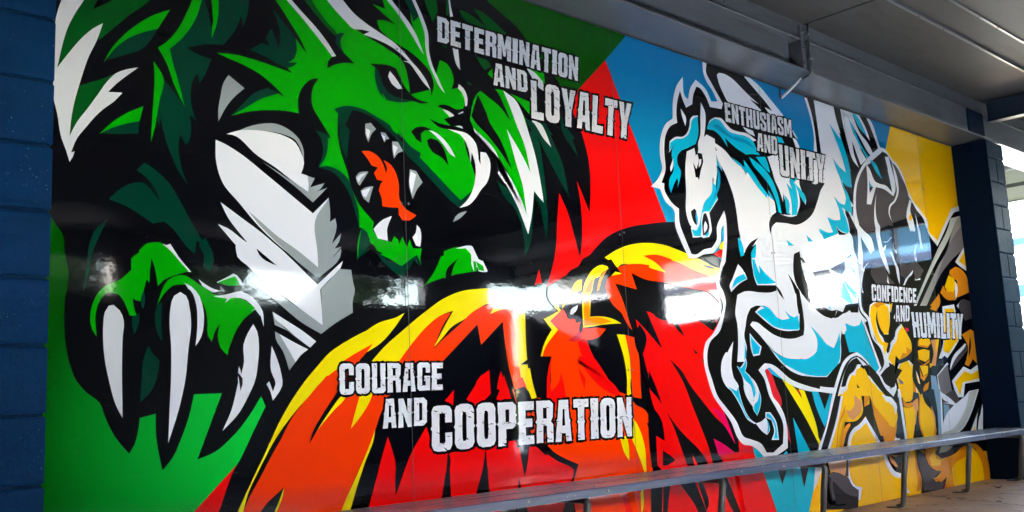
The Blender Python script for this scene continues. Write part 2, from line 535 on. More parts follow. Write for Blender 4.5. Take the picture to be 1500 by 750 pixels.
# ---------------------------------------------------------------- the mural
ART = """@backdrop
V -283,3040! 3558,3359! 2960,2727 2787,2560! 629,587! 182,172! 189,-235! -178,-140!
R 2787,2560! 4061,75! 4538,-858! 3,6! 485,455! 629,587!
B 3558,3359! 7207,3600! 6084,2733! 4420,37! 4051,-572! 4434,-642! 4061,75! 2787,2560! 2960,2727
A 6573,3535! 8200,3301! 8200,-709! 3868,-830! 4420,37! 6084,2733!
@dragon
K -283,3040! -74,3141! 1151,3569! 1655,2935! 1946,2679 2020,2643 2139,2588 2218,2526 2309,2457 2395,2382 2476,2268 2561,2128 2608,1963 2606,1819 2589,1711! 2543,1801 2507,1866! 2527,1743 2523,1586 2500,1467! 2472,1562 2430,1688 2375,1786! 2356,1681 2316,1461 2292,1399 2254,1315! 2349,1343 2426,1404 2487,1432 2510,1460 2573,1492 2622,1531 2689,1580 2778,1625 2914,1667 3053,1694 3191,1717 3429,1741! 3851,1392 4055,828 4177,662 4788,466! 4699,217! 4524,398! 4391,186! 4342,360 4289,413! 4151,223! 4069,447! 3695,528! 3687,377 3895,17 3659,-429! 525,-107! 500,295! 575,445 637,589 658,620 709,712 759,802! 742,840! 694,771 629,701 561,651 497,630! 555,772 588,854! 484,853! 467,780 435,696 409,643 374,603! 361,658 351,719 349,792! 295,780! 291,747 278,694 260,665! 210,729 181,788 163,834 121,868 90,904 66,961 54,1013 47,1076 48,1171 57,1256 48,1300 41,1342 42,1354 0,1431 -76,1554!
d 88,2194 121,2242 175,2317! 425,2387! 318,2254 292,2226 241,2176 185,2113 136,2059! 147,2104 152,2126! 117,2097 82,2056 42,1996 6,1936! 13,1977 23,2030 37,2084 59,2138
K 119,2169! 183,2218 227,2270! 176,2257 133,2206
d 79,1889! 156,1930 202,1959! 169,1920 139,1869 104,1811 73,1762 50,1710! 55,1778 63,1829
w 31,2218 65,2286! 138,2306! 120,2248 88,2194 59,2138 37,2084 23,2030 13,1977 6,1936! 42,1996 82,2056 117,2097 152,2126! 133,2061 107,1997 89,1936 76,1885 63,1829 55,1778 50,1710! 73,1762 104,1811 139,1869 169,1920 202,1959 237,1979 277,1994! 240,1959 200,1918 173,1885! 222,1891! 195,1856 158,1821 129,1787 102,1748 74,1706 60,1669 56,1655! 67,1660! 61,1639 52,1622! 40,1660 25,1698 9,1782 -4,1835 -6,1872 -3,1961 -3,2103
D 168,1997! 192,2042 229,2083 286,2123 345,2153! 319,2104 287,2063 230,2030
G 156,1985! 179,2036 229,2107 279,2159 332,2202 390,2236! 345,2153! 286,2123 229,2083 192,2042
D 160,1735! 184,1758 233,1782 283,1800! 278,1754!
G 145,1731! 189,1781 239,1822 296,1857! 283,1800! 233,1782 184,1758
D 511,2304 541,2369! 705,2414! 698,2309 689,2270 676,2233! 674,2259 670,2280! 643,2215 599,2150! 526,2134 453,2106! 498,2089 548,2082! 527,2025 502,1975! 498,1999 495,2019! 477,1988 469,1945 474,1877 502,1820! 478,1844 466,1852! 471,1808 470,1781 464,1756 451,1738! 440,1756 431,1778! 424,1740 427,1694 441,1636 461,1592! 424,1640 394,1702 373,1759 363,1804 358,1823! 349,1788! 349,1855 366,1972! 402,1932 447,1880! 422,1970 402,2034 389,2087! 428,2129 463,2179 494,2243
G 473,2294 501,2359! 530,2366! 511,2304 494,2243 463,2179 428,2129 389,2087! 402,2034 422,1970 447,1880! 426,1916 402,1966 381,2023 346,2082! 381,2115 414,2161 449,2232
G 330,2029! 366,1976 352,1882 334,1773 323,1731! 325,1784 330,1878 334,1972
G 548,2314 544,2370! 573,2378! 577,2321 576,2263 566,2211 549,2163! 552,2214 553,2265
K 523,2307 541,2355! 548,2314 553,2265 552,2214 548,2206! 537,2261
L 617,2035! 682,1996! 635,1948 606,1907 576,1848! 575,1888 584,1946 598,2005
D 705,2153! 756,2193! 791,2187! 772,2216! 796,2260! 819,2219 829,2183! 838,2238 820,2309 805,2345! 856,2296 900,2249 908,2209 903,2170! 870,2137! 887,2137 915,2150! 895,2127 866,2116 846,2117 783,2137
G 570,2112! 630,2120 705,2120 782,2113 846,2104 890,2098! 866,2114! 895,2129 913,2148! 870,2137! 899,2162 910,2202 905,2246! 933,2215 956,2192! 929,2244 889,2296 849,2347 817,2384 770,2439! 818,2452! 867,2397 923,2350 980,2299 1039,2243 1075,2206! 1117,2217! 1105,2269 1102,2308 1059,2345 1008,2395 983,2427 950,2465! 1009,2481! 1054,2446 1156,2368 1247,2334 1340,2306 1435,2261 1462,2184 1469,2120! 1592,2168! 1643,2314! 1684,2306 1710,2277 1721,2236 1706,2190! 1749,2205! 1770,2185 1783,2153 1774,2117 1746,2069 1765,1982 1781,1912 1807,1852 1826,1795 1817,1726! 1781,1701 1734,1679! 1678,1718 1598,1778 1520,1837 1462,1869 1406,1929 1294,1987 1221,2010 1167,2013 1114,2002 1077,1984! 1098,1973! 1094,1884 1103,1824 1138,1724 1148,1686 1181,1614 1260,1535! 1253,1500! 1278,1472 1333,1461 1346,1458! 1361,1486! 1380,1472 1387,1454! 1404,1486! 1417,1460 1426,1445! 1442,1478! 1451,1455 1460,1440! 1504,1443! 1496,1384 1501,1368! 1490,1391 1478,1414! 1446,1394 1395,1360! 1330,1388 1276,1411 1259,1436 1235,1449 1212,1451! 1180,1393 1175,1370! 1179,1445 1198,1506! 1187,1505! 1181,1584 1156,1657 1140,1700 1105,1726 1054,1742 1004,1735! 1029,1768 1043,1808 1047,1857! 1057,1867! 1020,1917 975,1989 974,2026 985,2066 1009,2101! 977,2091 939,2057 913,2000 915,1939! 852,1938 773,1926 696,1906 659,1892 625,1878! 689,1922 750,1966 825,2002! 855,1993! 813,2025 743,2066 675,2088 615,2101
D 625,1878! 681,1942 712,1977 778,2018! 825,2002! 750,1966 689,1922
d 950,2419 924,2458! 958,2467! 983,2427 1008,2395 1059,2345 1102,2308! 1092,2298! 1067,2315 1007,2363
D 1120,2321 1136,2321! 1121,2300 1116,2268 1131,2236 1152,2209! 1117,2217 1100,2237 1092,2274 1097,2307!
K 1050,2152! 1053,2180 1071,2203 1099,2215! 1092,2266! 1113,2247 1144,2227 1184,2200! 1125,2191 1081,2172
w 867,2397 830,2433! 854,2439! 889,2403 935,2365 1006,2309 1057,2258 1093,2213! 1075,2206! 1039,2243 980,2299 923,2350
w 1054,2446 1012,2482! 1090,2503! 1132,2466 1178,2426 1242,2393 1316,2366 1392,2338 1444,2305 1476,2278 1527,2239 1565,2196 1584,2162! 1550,2185 1501,2234 1472,2261 1436,2265! 1464,2271! 1429,2293 1372,2317 1305,2331 1231,2338! 1264,2358! 1222,2358 1184,2351 1141,2377 1097,2409
G 1335,2519 1303,2560! 1327,2567! 1359,2525 1397,2493 1454,2436 1502,2380 1552,2320! 1513,2404 1490,2458 1485,2507! 1532,2494 1560,2424 1564,2348 1579,2284 1608,2230 1642,2178 1666,2123! 1592,2109! 1589,2159 1603,2187 1593,2231 1538,2283 1469,2319 1411,2335 1349,2362 1316,2383 1303,2420! 1346,2429 1404,2422! 1347,2452 1282,2487! 1348,2481!
K 1411,2335! 1469,2319 1538,2283 1593,2231 1603,2187 1588,2136! 1583,2166 1565,2196 1527,2239 1476,2278
w 1359,2525 1327,2567! 1351,2573! 1384,2532 1436,2487 1503,2419 1532,2366 1552,2320! 1526,2348 1502,2380 1454,2436 1397,2493
D 1458,2551 1440,2597! 1475,2607! 1494,2561 1517,2516 1532,2494! 1500,2460! 1482,2507
w 1496,2561 1475,2607! 1491,2611! 1514,2566 1548,2506 1580,2428 1584,2335 1600,2279 1629,2226 1665,2163! 1637,2185 1608,2230 1579,2284 1564,2348 1560,2424 1532,2494
d 1566,2579 1553,2628! 1616,2645! 1635,2597 1640,2546 1609,2482! 1585,2533
d 1696,2613 1702,2659! 1708,2617 1707,2546! 1691,2537!
w 1708,2617 1702,2668! 1715,2672! 1720,2593 1732,2543! 1714,2537!
D 1772,2584! 1808,2584 1852,2573 1885,2563! 1884,2540! 1816,2533 1784,2556
w 1721,2387! 1754,2397! 1762,2292! 1749,2302
d 1659,2388! 1687,2388! 1683,2375!
K 1260,2216! 1302,2223 1369,2229 1397,2224! 1416,2191 1443,2147 1491,2111 1531,2102 1572,2103! 1531,2090 1481,2093 1431,2077 1373,2073 1325,2076! 1298,2111 1284,2165 1287,2205!
D 1289,2210! 1284,2165 1298,2111 1325,2076 1373,2071 1431,2077 1486,2094! 1422,2094 1355,2106 1318,2147 1306,2193
W 1363,2205! 1386,2185 1428,2138! 1404,2132! 1371,2150 1353,2179!
G 1319,2099! 1344,2069! 1327,2073!
w 1751,2223! 1777,2208 1799,2164 1795,2129! 1782,2122! 1780,2161 1765,2188 1744,2202!
K 1618,2094! 1639,2105 1686,2109 1723,2099 1795,2120! 1804,2096 1791,2042 1765,2012! 1737,2050 1695,2077 1654,2087
w 1648,2086! 1685,2082 1737,2050 1765,2014! 1714,2021! 1694,2051
w 1738,2080! 1769,2097! 1772,2069! 1754,2077
K 1574,2029! 1619,2018 1693,2017 1765,2014 1821,2000 1886,1962! 1853,1974 1799,2000 1734,1997 1692,1998 1629,1998 1598,2010
D 1114,2002 1168,2013 1221,2010 1294,1987 1369,1956 1415,1915! 1387,1922 1312,1962 1230,1992 1167,1998 1088,1986!
D 1114,2002 1079,1984! 1098,1969 1096,1911! 1149,1989! 1185,1999!
d 1801,2249! 1831,2234! 1817,2231!
K 1103,1916! 1167,1981! 1239,1989 1321,1952 1386,1902 1442,1850 1518,1792 1596,1729 1676,1664 1725,1642! 1633,1631! 1538,1549 1507,1515 1502,1451! 1460,1440! 1451,1455 1442,1478! 1427,1445! 1418,1460 1404,1486! 1387,1454! 1380,1472 1362,1486! 1347,1458! 1278,1472 1254,1500! 1262,1535! 1184,1615 1150,1687 1138,1727 1144,1785 1106,1825
D 1294,1967! 1377,1925 1443,1883 1520,1837 1598,1778 1678,1718 1734,1679! 1807,1733! 1772,1683 1725,1645! 1676,1669 1596,1729 1509,1799 1432,1853 1395,1900
D 1105,1916 1131,1982! 1167,1996! 1130,1928! 1152,1908! 1141,1838 1135,1783! 1114,1826
K 1458,1973! 1470,1956! 1496,1976 1546,1987 1587,1977! 1546,1972 1520,1952! 1523,1911! 1494,1923 1475,1944
K 1554,1928! 1575,1940! 1616,1934 1645,1905 1664,1858 1671,1829! 1633,1861 1582,1879 1561,1901
W 1566,1976! 1607,1970 1657,1940 1687,1911 1712,1873! 1686,1882 1646,1922 1606,1953
W 1676,1998! 1734,1999 1788,1994 1836,1959 1851,1892 1850,1815 1835,1754 1800,1699 1771,1666 1725,1643! 1772,1683 1807,1733 1827,1795 1830,1855 1811,1912! 1803,1860! 1795,1927 1755,1981 1713,1991
G 1365,1983! 1388,1955 1396,1928! 1373,1940 1350,1973!
D 1372,1984! 1416,1923 1443,1875 1510,1840! 1516,1865! 1463,1886 1425,1920
O 1207,1828! 1244,1834 1280,1823 1307,1800 1329,1748! 1334,1772 1318,1805! 1354,1790 1381,1754 1393,1709 1394,1646 1419,1613 1482,1585! 1445,1560 1407,1557! 1389,1578 1387,1609! 1357,1606 1305,1606! 1302,1643 1289,1673 1299,1701 1312,1714! 1281,1717! 1267,1743! 1288,1770! 1256,1773! 1238,1798
L 1229,1948! 1257,1957! 1283,1934! 1260,1910 1243,1870! 1228,1905
W 1233,1929! 1254,1923! 1246,1896 1241,1884! 1232,1906
L 1305,1925! 1330,1925! 1350,1902! 1334,1897! 1324,1882!
W 1308,1916! 1329,1909! 1324,1889!
L 1365,1893! 1395,1896! 1421,1859! 1394,1847 1372,1819! 1364,1863
W 1368,1880! 1393,1871! 1374,1833! 1368,1856
L 1176,1716! 1191,1734 1239,1746! 1218,1714 1194,1680! 1181,1694
W 1177,1709! 1196,1727 1227,1738! 1204,1716 1190,1695!
L 1198,1660! 1221,1676 1262,1686! 1247,1645 1237,1613! 1211,1629
W 1203,1659! 1248,1679! 1224,1634! 1207,1640!
L 1454,1784! 1488,1780! 1521,1734! 1490,1700 1464,1653! 1447,1715
W 1459,1776! 1488,1764! 1471,1710 1460,1677! 1449,1723
W 1351,1569! 1308,1551 1271,1521 1257,1504! 1278,1468! 1328,1462! 1325,1506
W 1482,1544! 1498,1530 1504,1491 1497,1450! 1475,1453! 1457,1487! 1475,1508
L 1769,1633! 1737,1625 1699,1601 1684,1575! 1725,1595
D 1198,1506! 1225,1490 1237,1461 1223,1422 1177,1378! 1183,1426
K 1220,1483! 1233,1460 1259,1425 1304,1405! 1258,1402! 1236,1423 1233,1453
D 1258,1417! 1330,1380 1395,1360! 1449,1396 1478,1414! 1487,1375 1496,1364! 1477,1375 1463,1393! 1433,1348 1396,1314! 1338,1343 1276,1399
D 1177,1370! 1213,1406 1236,1434! 1224,1456! 1232,1419! 1204,1394
W 1665,1437! 1707,1454 1761,1475 1793,1473! 1818,1430 1843,1390! 1810,1379! 1806,1416 1771,1459! 1707,1446
G 1608,1415! 1665,1437 1750,1462! 1781,1452 1806,1412 1814,1363! 1766,1356 1660,1334 1527,1291 1478,1269! 1517,1291 1564,1341
K 1705,1418! 1678,1379 1660,1334! 1629,1324! 1630,1344
G 1626,1440! 1689,1461 1742,1469! 1793,1428 1795,1362! 1726,1350 1662,1334 1621,1320!
W 1694,1457! 1758,1475 1785,1477! 1815,1421! 1852,1411! 1877,1367! 1866,1362 1822,1364! 1809,1408! 1792,1407! 1795,1362! 1781,1394 1783,1435 1752,1462!
G 1809,1408! 1851,1390! 1857,1366! 1823,1368!
K 1708,1418! 1680,1380 1662,1334! 1631,1322! 1632,1344
D 988,1882! 1032,1874 1061,1860! 1047,1857! 1043,1808 1029,1768 1004,1735! 1054,1742 1105,1726 1140,1700 1160,1650 1185,1577 1189,1503! 1171,1560 1147,1633 1113,1682 1071,1718 999,1732! 1021,1790 1014,1849
L 658,1827! 703,1851 757,1870 811,1879 867,1866 915,1833 934,1792 933,1740! 922,1790 898,1827 850,1841 772,1843 696,1835
L 945,1691! 982,1684! 960,1645! 1027,1671! 1002,1639 989,1631! 1040,1654! 972,1586! 888,1643 756,1719! 952,1626!
W 658,1827 718,1838 788,1842 850,1836 898,1816 922,1779 935,1741 921,1696! 949,1691! 954,1655 952,1626! 888,1658 809,1705 733,1741 629,1806 607,1805!
W 564,1777! 593,1769 658,1741 770,1672 971,1542! 1045,1614! 1034,1576 983,1516! 986,1455 989,1397 991,1297! 845,1386 738,1468 657,1550 592,1618 567,1690
L 1045,1610! 1050,1556 1049,1515! 1074,1534! 1079,1507 1056,1428! 1100,1475! 1090,1441 1068,1410! 1100,1420! 1072,1389 1050,1365! 1098,1413! 1098,1398 991,1286! 989,1383 981,1516
L 694,1523! 738,1493 807,1443 900,1390 996,1326! 987,1289! 907,1341 806,1418 738,1475
W 583,1545! 626,1519 684,1484 744,1448 797,1411 843,1379 874,1353! 810,1259! 750,1256! 758,1349! 713,1383 655,1440 612,1491
W 572,1463! 612,1450 669,1414 728,1381 773,1350 834,1316 880,1283! 757,1277! 698,1345 655,1379 611,1423
W 642,1388! 730,1423! 798,1400 986,1262! 1105,1363! 1092,1331 1045,1289 998,1243! 1003,1172 1006,1104! 881,1182 804,1234 733,1279 685,1320! 729,1292 798,1267! 752,1307 700,1365
L 703,1252! 751,1242 815,1214 881,1179 1006,1104! 1002,1244! 1088,1329! 1143,1329! 1151,1280 1159,1251 1146,1199 1147,1157! 1066,1114 999,1070! 911,1114 819,1180 751,1225
W 642,1388! 708,1393 767,1356 809,1326! 752,1359! 737,1341! 798,1267! 733,1289 685,1320 649,1348
K 726,1384! 752,1366 775,1350 809,1326! 767,1339 737,1361
L 790,1148! 833,1098 910,1041 949,1017! 856,1078 799,1101!
W 790,1150! 841,1122 919,1079 976,1041! 949,1017! 879,1065 826,1105 799,1125
L 799,1077! 821,1065 859,1016 885,962! 858,931! 832,1003 802,1050
W 818,1067! 879,1037 940,1010! 909,989 885,962! 855,1010
W 785,1023! 801,989 820,935 827,874 800,835 788,822! 778,856 763,882! 774,892! 789,855! 800,882 782,929
W 373,1367! 396,1376! 426,1333 473,1281! 449,1282! 419,1323 399,1350
w 337,1368! 373,1374 399,1360 419,1332 473,1281! 439,1295 393,1350
D 500,1377! 524,1412! 541,1380 555,1355 558,1329 541,1286! 517,1306! 520,1346
D 452,1374 486,1347! 493,1403! 472,1428! 432,1411!
G 278,1335 315,1372 360,1379! 399,1350 432,1314 463,1283! 429,1272 393,1259 371,1246 353,1226! 349,1251 341,1289 329,1323! 325,1288 323,1234! 313,1246! 304,1211 292,1170! 276,1173 266,1180! 274,1136 280,1124! 274,1120 257,1120! 241,1159 221,1189 200,1197 182,1195 161,1174 146,1132 149,1048! 134,1072 127,1113 141,1174 170,1214 229,1245 260,1277! 259,1315!
K 256,1318! 271,1344! 290,1342! 268,1322! 278,1335!
D 292,1170 304,1208! 309,1180 302,1143!
D 265,1117! 280,1124 289,1130! 290,1105 281,1074 272,1056! 265,1086
D 350,1157 368,1170! 365,1114 369,1032! 355,1057 345,1094 344,1132
G 350,1158! 361,1198 387,1247 419,1265 453,1267 479,1252 503,1237 527,1225 562,1207 597,1198 625,1203 654,1197 690,1182 723,1158! 682,1125 653,1094 632,1055 617,1015 609,987! 582,1015 572,1054 576,1086 581,1101! 565,1080 549,1034! 534,1056 533,1098 527,1144 507,1188 473,1229 439,1235 406,1229 374,1199
K 423,1271! 452,1279 479,1278! 500,1253 507,1240! 473,1264
W 500,1256! 527,1238 562,1223 590,1218! 569,1210 534,1222 513,1234
K 541,1206! 576,1217 625,1220 668,1225! 625,1206 583,1202
W 555,1198! 597,1205 625,1212 661,1221 690,1212 727,1183 749,1150 753,1093! 741,1130 719,1156! 701,1149! 719,1160! 683,1189 639,1197 621,1193 600,1175! 607,1192!
K 609,987 621,1028 646,1081 675,1121 712,1149! 741,1133! 753,1090 747,1016 725,923 681,884! 638,885! 624,956
W 447,1242! 473,1229 503,1195 517,1150 519,1098 510,1053 488,1019! 493,1072 493,1130 480,1187
K 371,1177 393,1215 433,1233! 469,1216 490,1168 495,1104 488,1018 474,926 454,864! 396,865! 376,989 367,1101
W 394,1114 397,1152 410,1194 432,1208! 453,1196 466,1155 472,1097 463,1014 451,901 432,815 392,691! 396,804 400,902 400,1014
W 711,1102! 726,1076 733,1029 729,962 717,897 688,838 652,781 589,722! 624,795 642,859 652,898 663,924 673,963 671,1025 689,1069
W 653,950! 660,930 663,894 658,865! 652,878 649,911
K 645,930! 652,904 659,859! 667,884 667,904
W 569,1250! 604,1268 633,1285! 647,1279 674,1243! 654,1244! 647,1267! 611,1262 569,1247!
G 570,1248! 611,1265 640,1275! 654,1254 658,1243! 618,1239
w 170,1096 174,1130 187,1152! 202,1155! 223,1137 237,1104 234,1049 233,989 237,782! 216,822 191,906 178,965 170,1037
D 320,1023! 336,995 360,970! 355,927 331,867 294,831! 299,904 305,977
D 104,1190! 106,1226 114,1287 119,1348 135,1398 179,1445! 153,1387 131,1324 115,1227
D 181,1511! 217,1550 267,1579 299,1582 324,1562 358,1521! 344,1558 311,1600 273,1624! 301,1655! 337,1635 396,1584 430,1532 464,1476 511,1401 539,1350 553,1299! 525,1336 508,1388! 491,1393! 484,1347! 450,1377 404,1431 374,1454! 332,1442! 293,1466 237,1495
d 1772,2584! 1810,2585 1860,2571 1921,2545 1944,2532! 1853,2537 1798,2555
d 1857,2615! 1913,2611 1959,2595 2027,2561 2073,2535! 1989,2516 1944,2532 1900,2576
d 1840,2414! 1856,2386 1946,2366 1956,2350! 1915,2323! 1877,2360
d 1798,2249! 1827,2233! 1809,2231!
G 1931,2309! 1962,2342! 1965,2302 1970,2285!
w 2192,2390! 2248,2383 2302,2342 2305,2296! 2268,2307 2209,2370
G 2211,2389! 2312,2396! 2314,2335! 2302,2342 2247,2378
D 2157,2139! 2193,2127 2305,2118 2353,2080! 2224,2050!
w 2205,2134! 2242,2117 2291,2107 2336,2031! 2299,2034 2263,2065
D 2414,2203! 2474,2118 2511,2086! 2456,2058! 2420,2109
D 2410,2150! 2473,2103 2530,1989! 2481,2038 2432,2097
D 2204,2115! 2306,2132! 2350,2047 2407,1943 2446,1767! 2387,1848 2306,1957
D 1959,1803! 1981,1789 2036,1752 2091,1697 2121,1603 2146,1561! 2170,1625 2198,1753! 2226,1720 2247,1668 2268,1536! 2286,1654 2277,1744 2266,1851 2251,1894! 2225,1882! 2202,1735 2184,1609 2150,1501 2116,1448! 2116,1533 2098,1618 2055,1684 2000,1730
D 2189,2076! 2225,2064 2271,1915 2284,1744! 2263,1724! 2238,1884
G 1812,2080 1863,2202 1880,2216 1973,2241 2026,2245 2135,2172 2181,1865 2142,1653! 2116,1712 2063,1799 1976,1910 1868,1998 1804,2036!
K 1817,2085! 1862,2194! 1898,2139 1939,2058 1983,2012 2025,1939 2061,1858! 2001,1927 1914,2006 1828,2070
K 1880,2216! 1930,2193 2003,2157 2064,2101! 2027,2171 1973,2241 1928,2250!
W 1802,2044! 1841,2016 1934,1961 1968,1922 1972,1875 1968,1835 2015,1784 2080,1695 2121,1612 2145,1560! 2172,1643 2199,1775! 2261,1724! 2246,1826 2218,1958 2172,2087 2135,2172 2113,2204 2026,2245! 2063,2177 2105,2085 2148,2002 2181,1865! 2142,1925 2087,1997 2038,2056! 2062,1980 2092,1886 2122,1802 2142,1653! 2116,1712 2063,1799 2008,1862 1954,1924 1868,1990 1814,2029
G 2073,2238! 2199,2220! 2206,2148! 2160,2181 2113,2214
w 2205,2134! 2279,2114 2296,2089 2335,2012! 2281,2050 2240,2099
K 1864,1864! 1850,1871! 1848,1935 1813,1998 1760,2024 1695,2013! 1654,2040! 1785,2097! 1816,2050 1856,1971 1910,1935 1953,1907 1970,1866 1959,1803 1922,1764 1865,1740! 1914,1815 1923,1877 1909,1918! 1881,1924!
W 1864,1920! 1897,1921! 1918,1893 1918,1833 1895,1778 1860,1744 1818,1693 1784,1664 1725,1643! 1774,1679 1815,1734 1834,1813 1824,1897 1814,1921! 1800,1860! 1795,1910 1768,1966 1737,1990! 1789,1969 1821,1939 1846,1892 1861,1859!
@phoenix
Y 920,886 980,947 1038,1000 1106,1039 1193,1080 1256,1103 1338,1135 1401,1163! 1356,1109 1271,1033 1208,1000 1121,961 1053,919 995,885 938,831 875,772 798,683 731,577 687,498 666,431 645,359! 610,363! 652,451 695,529 761,646 821,754 876,833
O 995,885 1053,926 1121,961 1191,1004 1238,1033! 1208,1000 1168,960 1154,925! 1171,903! 1066,765 951,661 943,658! 976,720 1034,814 1060,856 1061,905! 1086,918! 1205,895! 1239,844! 1149,733! 1239,851 1294,901 1323,960! 1387,959! 1272,771 1154,579 1074,407 1024,306! 794,334! 780,399 830,507! 737,433 693,346! 652,352! 673,449 723,533 798,644 875,766 938,831
O 1020,910! 962,853 914,803 859,731 798,649 738,556 673,435 638,358! 693,339! 737,431 826,509! 833,499! 799,421 765,330! 1023,298! 1083,412 1144,522 1197,609 1239,692 1272,762 1319,833! 1274,841 1221,839! 1127,704! 1150,781 1169,830! 1101,818 984,718 935,653! 952,700 1009,772 1060,847 1073,896!
Y 1084,829 1109,831! 1096,814 1050,777 1008,738 976,707! 1009,755 1059,812
K 1072,853! 1093,842! 1067,815 1017,758 984,718 939,656! 952,693 1001,766
Y 1169,826! 1234,846! 1225,821 1175,751 1125,703! 1150,774
Y 830,503! 825,477 795,415 758,331! 729,334! 780,417
K 733,428 781,462 830,508! 803,447 773,392 736,333! 679,340!
Y 1239,692! 1233,663 1187,568 1151,487 1111,388 1063,293! 1031,297! 1078,405 1143,516 1197,609
Y 1039,926! 1089,961 1141,989 1236,1035 1303,1093 1402,1163! 1378,1151 1267,1118 1178,1069 1091,1032 1066,1017!
O 1089,961! 1141,989 1240,1035! 1202,996 1157,953!
Y 1231,964! 1291,1019 1385,1087 1502,1166 1614,1232 1719,1269 1815,1283 1859,1287 1936,1278 2014,1257 2100,1218! 2095,1090 2098,956 2104,872 2130,739! 2074,774 2057,857 2040,956 2034,1123 2027,1202! 1953,1196 1880,1173! 1921,1226! 1866,1218 1734,1149 1649,1107 1596,1059 1550,1020! 1609,1106 1665,1181! 1601,1161 1520,1112 1430,1031 1362,959! 1262,960
O 1362,959! 1430,1031 1520,1112 1601,1161 1652,1173! 1598,1106 1550,1016! 1606,1059 1690,1116 1799,1191 1866,1214 1921,1226! 1880,1173! 1953,1196 2027,1202! 2034,1123 2040,956 2057,857 2063,774! 2017,768! 1998,825 1961,957 1955,1138! 1891,1087 1818,1034! 1801,1122! 1686,1029 1592,958 1522,943 1446,959
K 1592,958! 1801,1124! 1818,1034! 1952,1139! 1965,1022 1986,907 2009,833! 1844,837 1596,843!
R 1779,870! 1807,897 1826,907! 1827,873 1831,845! 1794,846!
R 1908,868 1930,920! 1945,871 1951,834! 1901,836!
R 1599,795! 1625,817 1653,841! 1645,774! 1624,786
R 1721,799! 1759,841 1816,899 1860,923! 1863,819! 1787,765! 1756,774
R 1894,794! 1933,865 1946,902! 1975,824 1994,766! 1927,760!
R 1202,403 1230,480 1268,583 1300,663! 1318,616 1335,546 1330,489 1330,429! 1364,497 1413,588 1462,651 1497,693! 1510,655 1527,602! 1584,576 1644,580 1704,576 1767,595 1833,638! 1918,609 2052,609! 2056,504 2011,332! 1649,272 1328,260 1119,151! 1156,281
K 1613,567! 1590,493 1567,406 1532,271! 1618,260! 1615,402
K 1820,599! 1805,522 1757,403 1708,250! 1841,234! 1830,397
R 2004,572! 2029,619! 2050,585 2037,554!
K 2019,587! 2043,445! 2088,591!
R 2047,448 2087,583! 2121,573 2188,527 2281,479 2365,448! 2349,407 2334,366 2277,264! 2011,293! 1994,373
O 2004,880! 2062,888! 2082,846 2101,787! 2184,793! 2248,842 2264,893! 2517,890! 2473,371! 2404,461! 2330,475 2236,524 2180,577 2100,598! 2093,664 2020,774
K 2122,581! 2188,527 2258,489 2365,448! 2398,470! 2284,521 2215,567 2181,585!
K 2398,470! 2357,431 2348,390 2332,350! 2357,348! 2393,412
K 2019,765! 2001,831! 2070,846! 2136,786! 2113,787 2065,772
R 2018,749 2042,765! 2035,667! 2012,660! 2009,701
K 2054,946! 2112,945! 2140,845 2171,785! 2231,783! 2233,894 2270,979! 2126,979
Y 2074,896 2064,929! 2111,929! 2124,862 2146,793! 2113,787! 2088,846
R 2252,893! 2242,842 2246,817! 2292,854! 2305,790! 2336,785! 2313,892!
K 2010,443! 2036,338 2056,288 2025,173! 1981,179! 1991,334
K 1607,582! 1616,566 1602,477 1579,420!
O 2286,816 2315,875 2341,892! 2601,888 2730,805 2813,784! 2838,747 2921,707 2984,632! 2929,642! 2951,576 2963,483 2943,366 2924,187! 2364,247! 2350,382 2395,471! 2286,504 2195,576! 2206,726
K 2195,572! 2240,540 2323,501 2401,472! 2379,430 2356,381! 2339,391! 2354,432 2345,466! 2261,497 2193,543!
R 2192,535! 2261,497 2356,457 2368,447! 2352,407 2301,386 2182,396!
R 2194,894! 2242,893! 2243,821! 2295,854! 2303,798! 2333,793! 2304,893!
K 2150,945! 2246,945! 2255,893 2213,826! 2177,827!
Y 2809,679! 2842,650 2879,589 2901,515 2900,397! 2887,389! 2864,445 2829,519 2799,575! 2764,577!
Y 2709,589! 2764,582! 2774,541 2773,460! 2742,498
R 2443,891! 2601,888 2692,842 2743,791! 2596,835 2481,890
R 2697,316! 2738,312! 2770,212 2798,77! 2743,84! 2717,244
Y 2846,338! 2867,336! 2846,204 2839,196!
R 2170,1311! 2206,1395! 2223,1322! 2189,1329!
O 2330,1203 2256,1158! 2310,1107! 2254,1054 2215,1011 2191,983! 2262,998! 2248,938 2242,853 2222,777! 2726,762! 2659,858 2592,940 2525,1012 2502,1061! 2549,1066 2604,1080 2656,1120! 2568,1125 2488,1123! 2470,1141 2440,1176! 2382,1165! 2360,1209!
Y 2289,1217! 2322,1199! 2217,1158! 2268,1109! 2224,1058 2197,1011 2189,983! 2215,1011 2254,1054 2310,1107! 2256,1155! 2334,1201! 2317,1229!
R 2259,991! 2241,904 2239,853 2243,819! 2291,854 2317,907! 2332,851 2344,774! 2207,736! 2225,904
R 2437,1060! 2502,1061! 2525,1012 2592,940 2659,858 2742,779! 2634,809 2520,883 2436,972! 2443,928 2486,866 2473,822! 2443,902 2444,989
r 2377,1060! 2446,1087 2488,1123! 2497,1079! 2443,1056
Y 2340,1204! 2355,1235 2396,1272 2412,1309 2455,1351! 2497,1360! 2491,1321 2449,1288 2409,1264 2367,1227
K 2354,1217! 2408,1255 2474,1266! 2492,1249 2479,1168 2437,1131! 2426,1158! 2388,1165! 2377,1192
W 2402,1210! 2432,1233! 2458,1230! 2442,1203 2422,1189!
Y 2502,1290 2512,1332 2564,1389 2622,1430 2679,1447! 2702,1433! 2675,1405 2637,1375 2611,1309! 2626,1319! 2591,1391! 2552,1324 2545,1174! 2627,1185 2737,1174 2777,1149! 2665,1145 2582,1134 2501,1123! 2489,1168
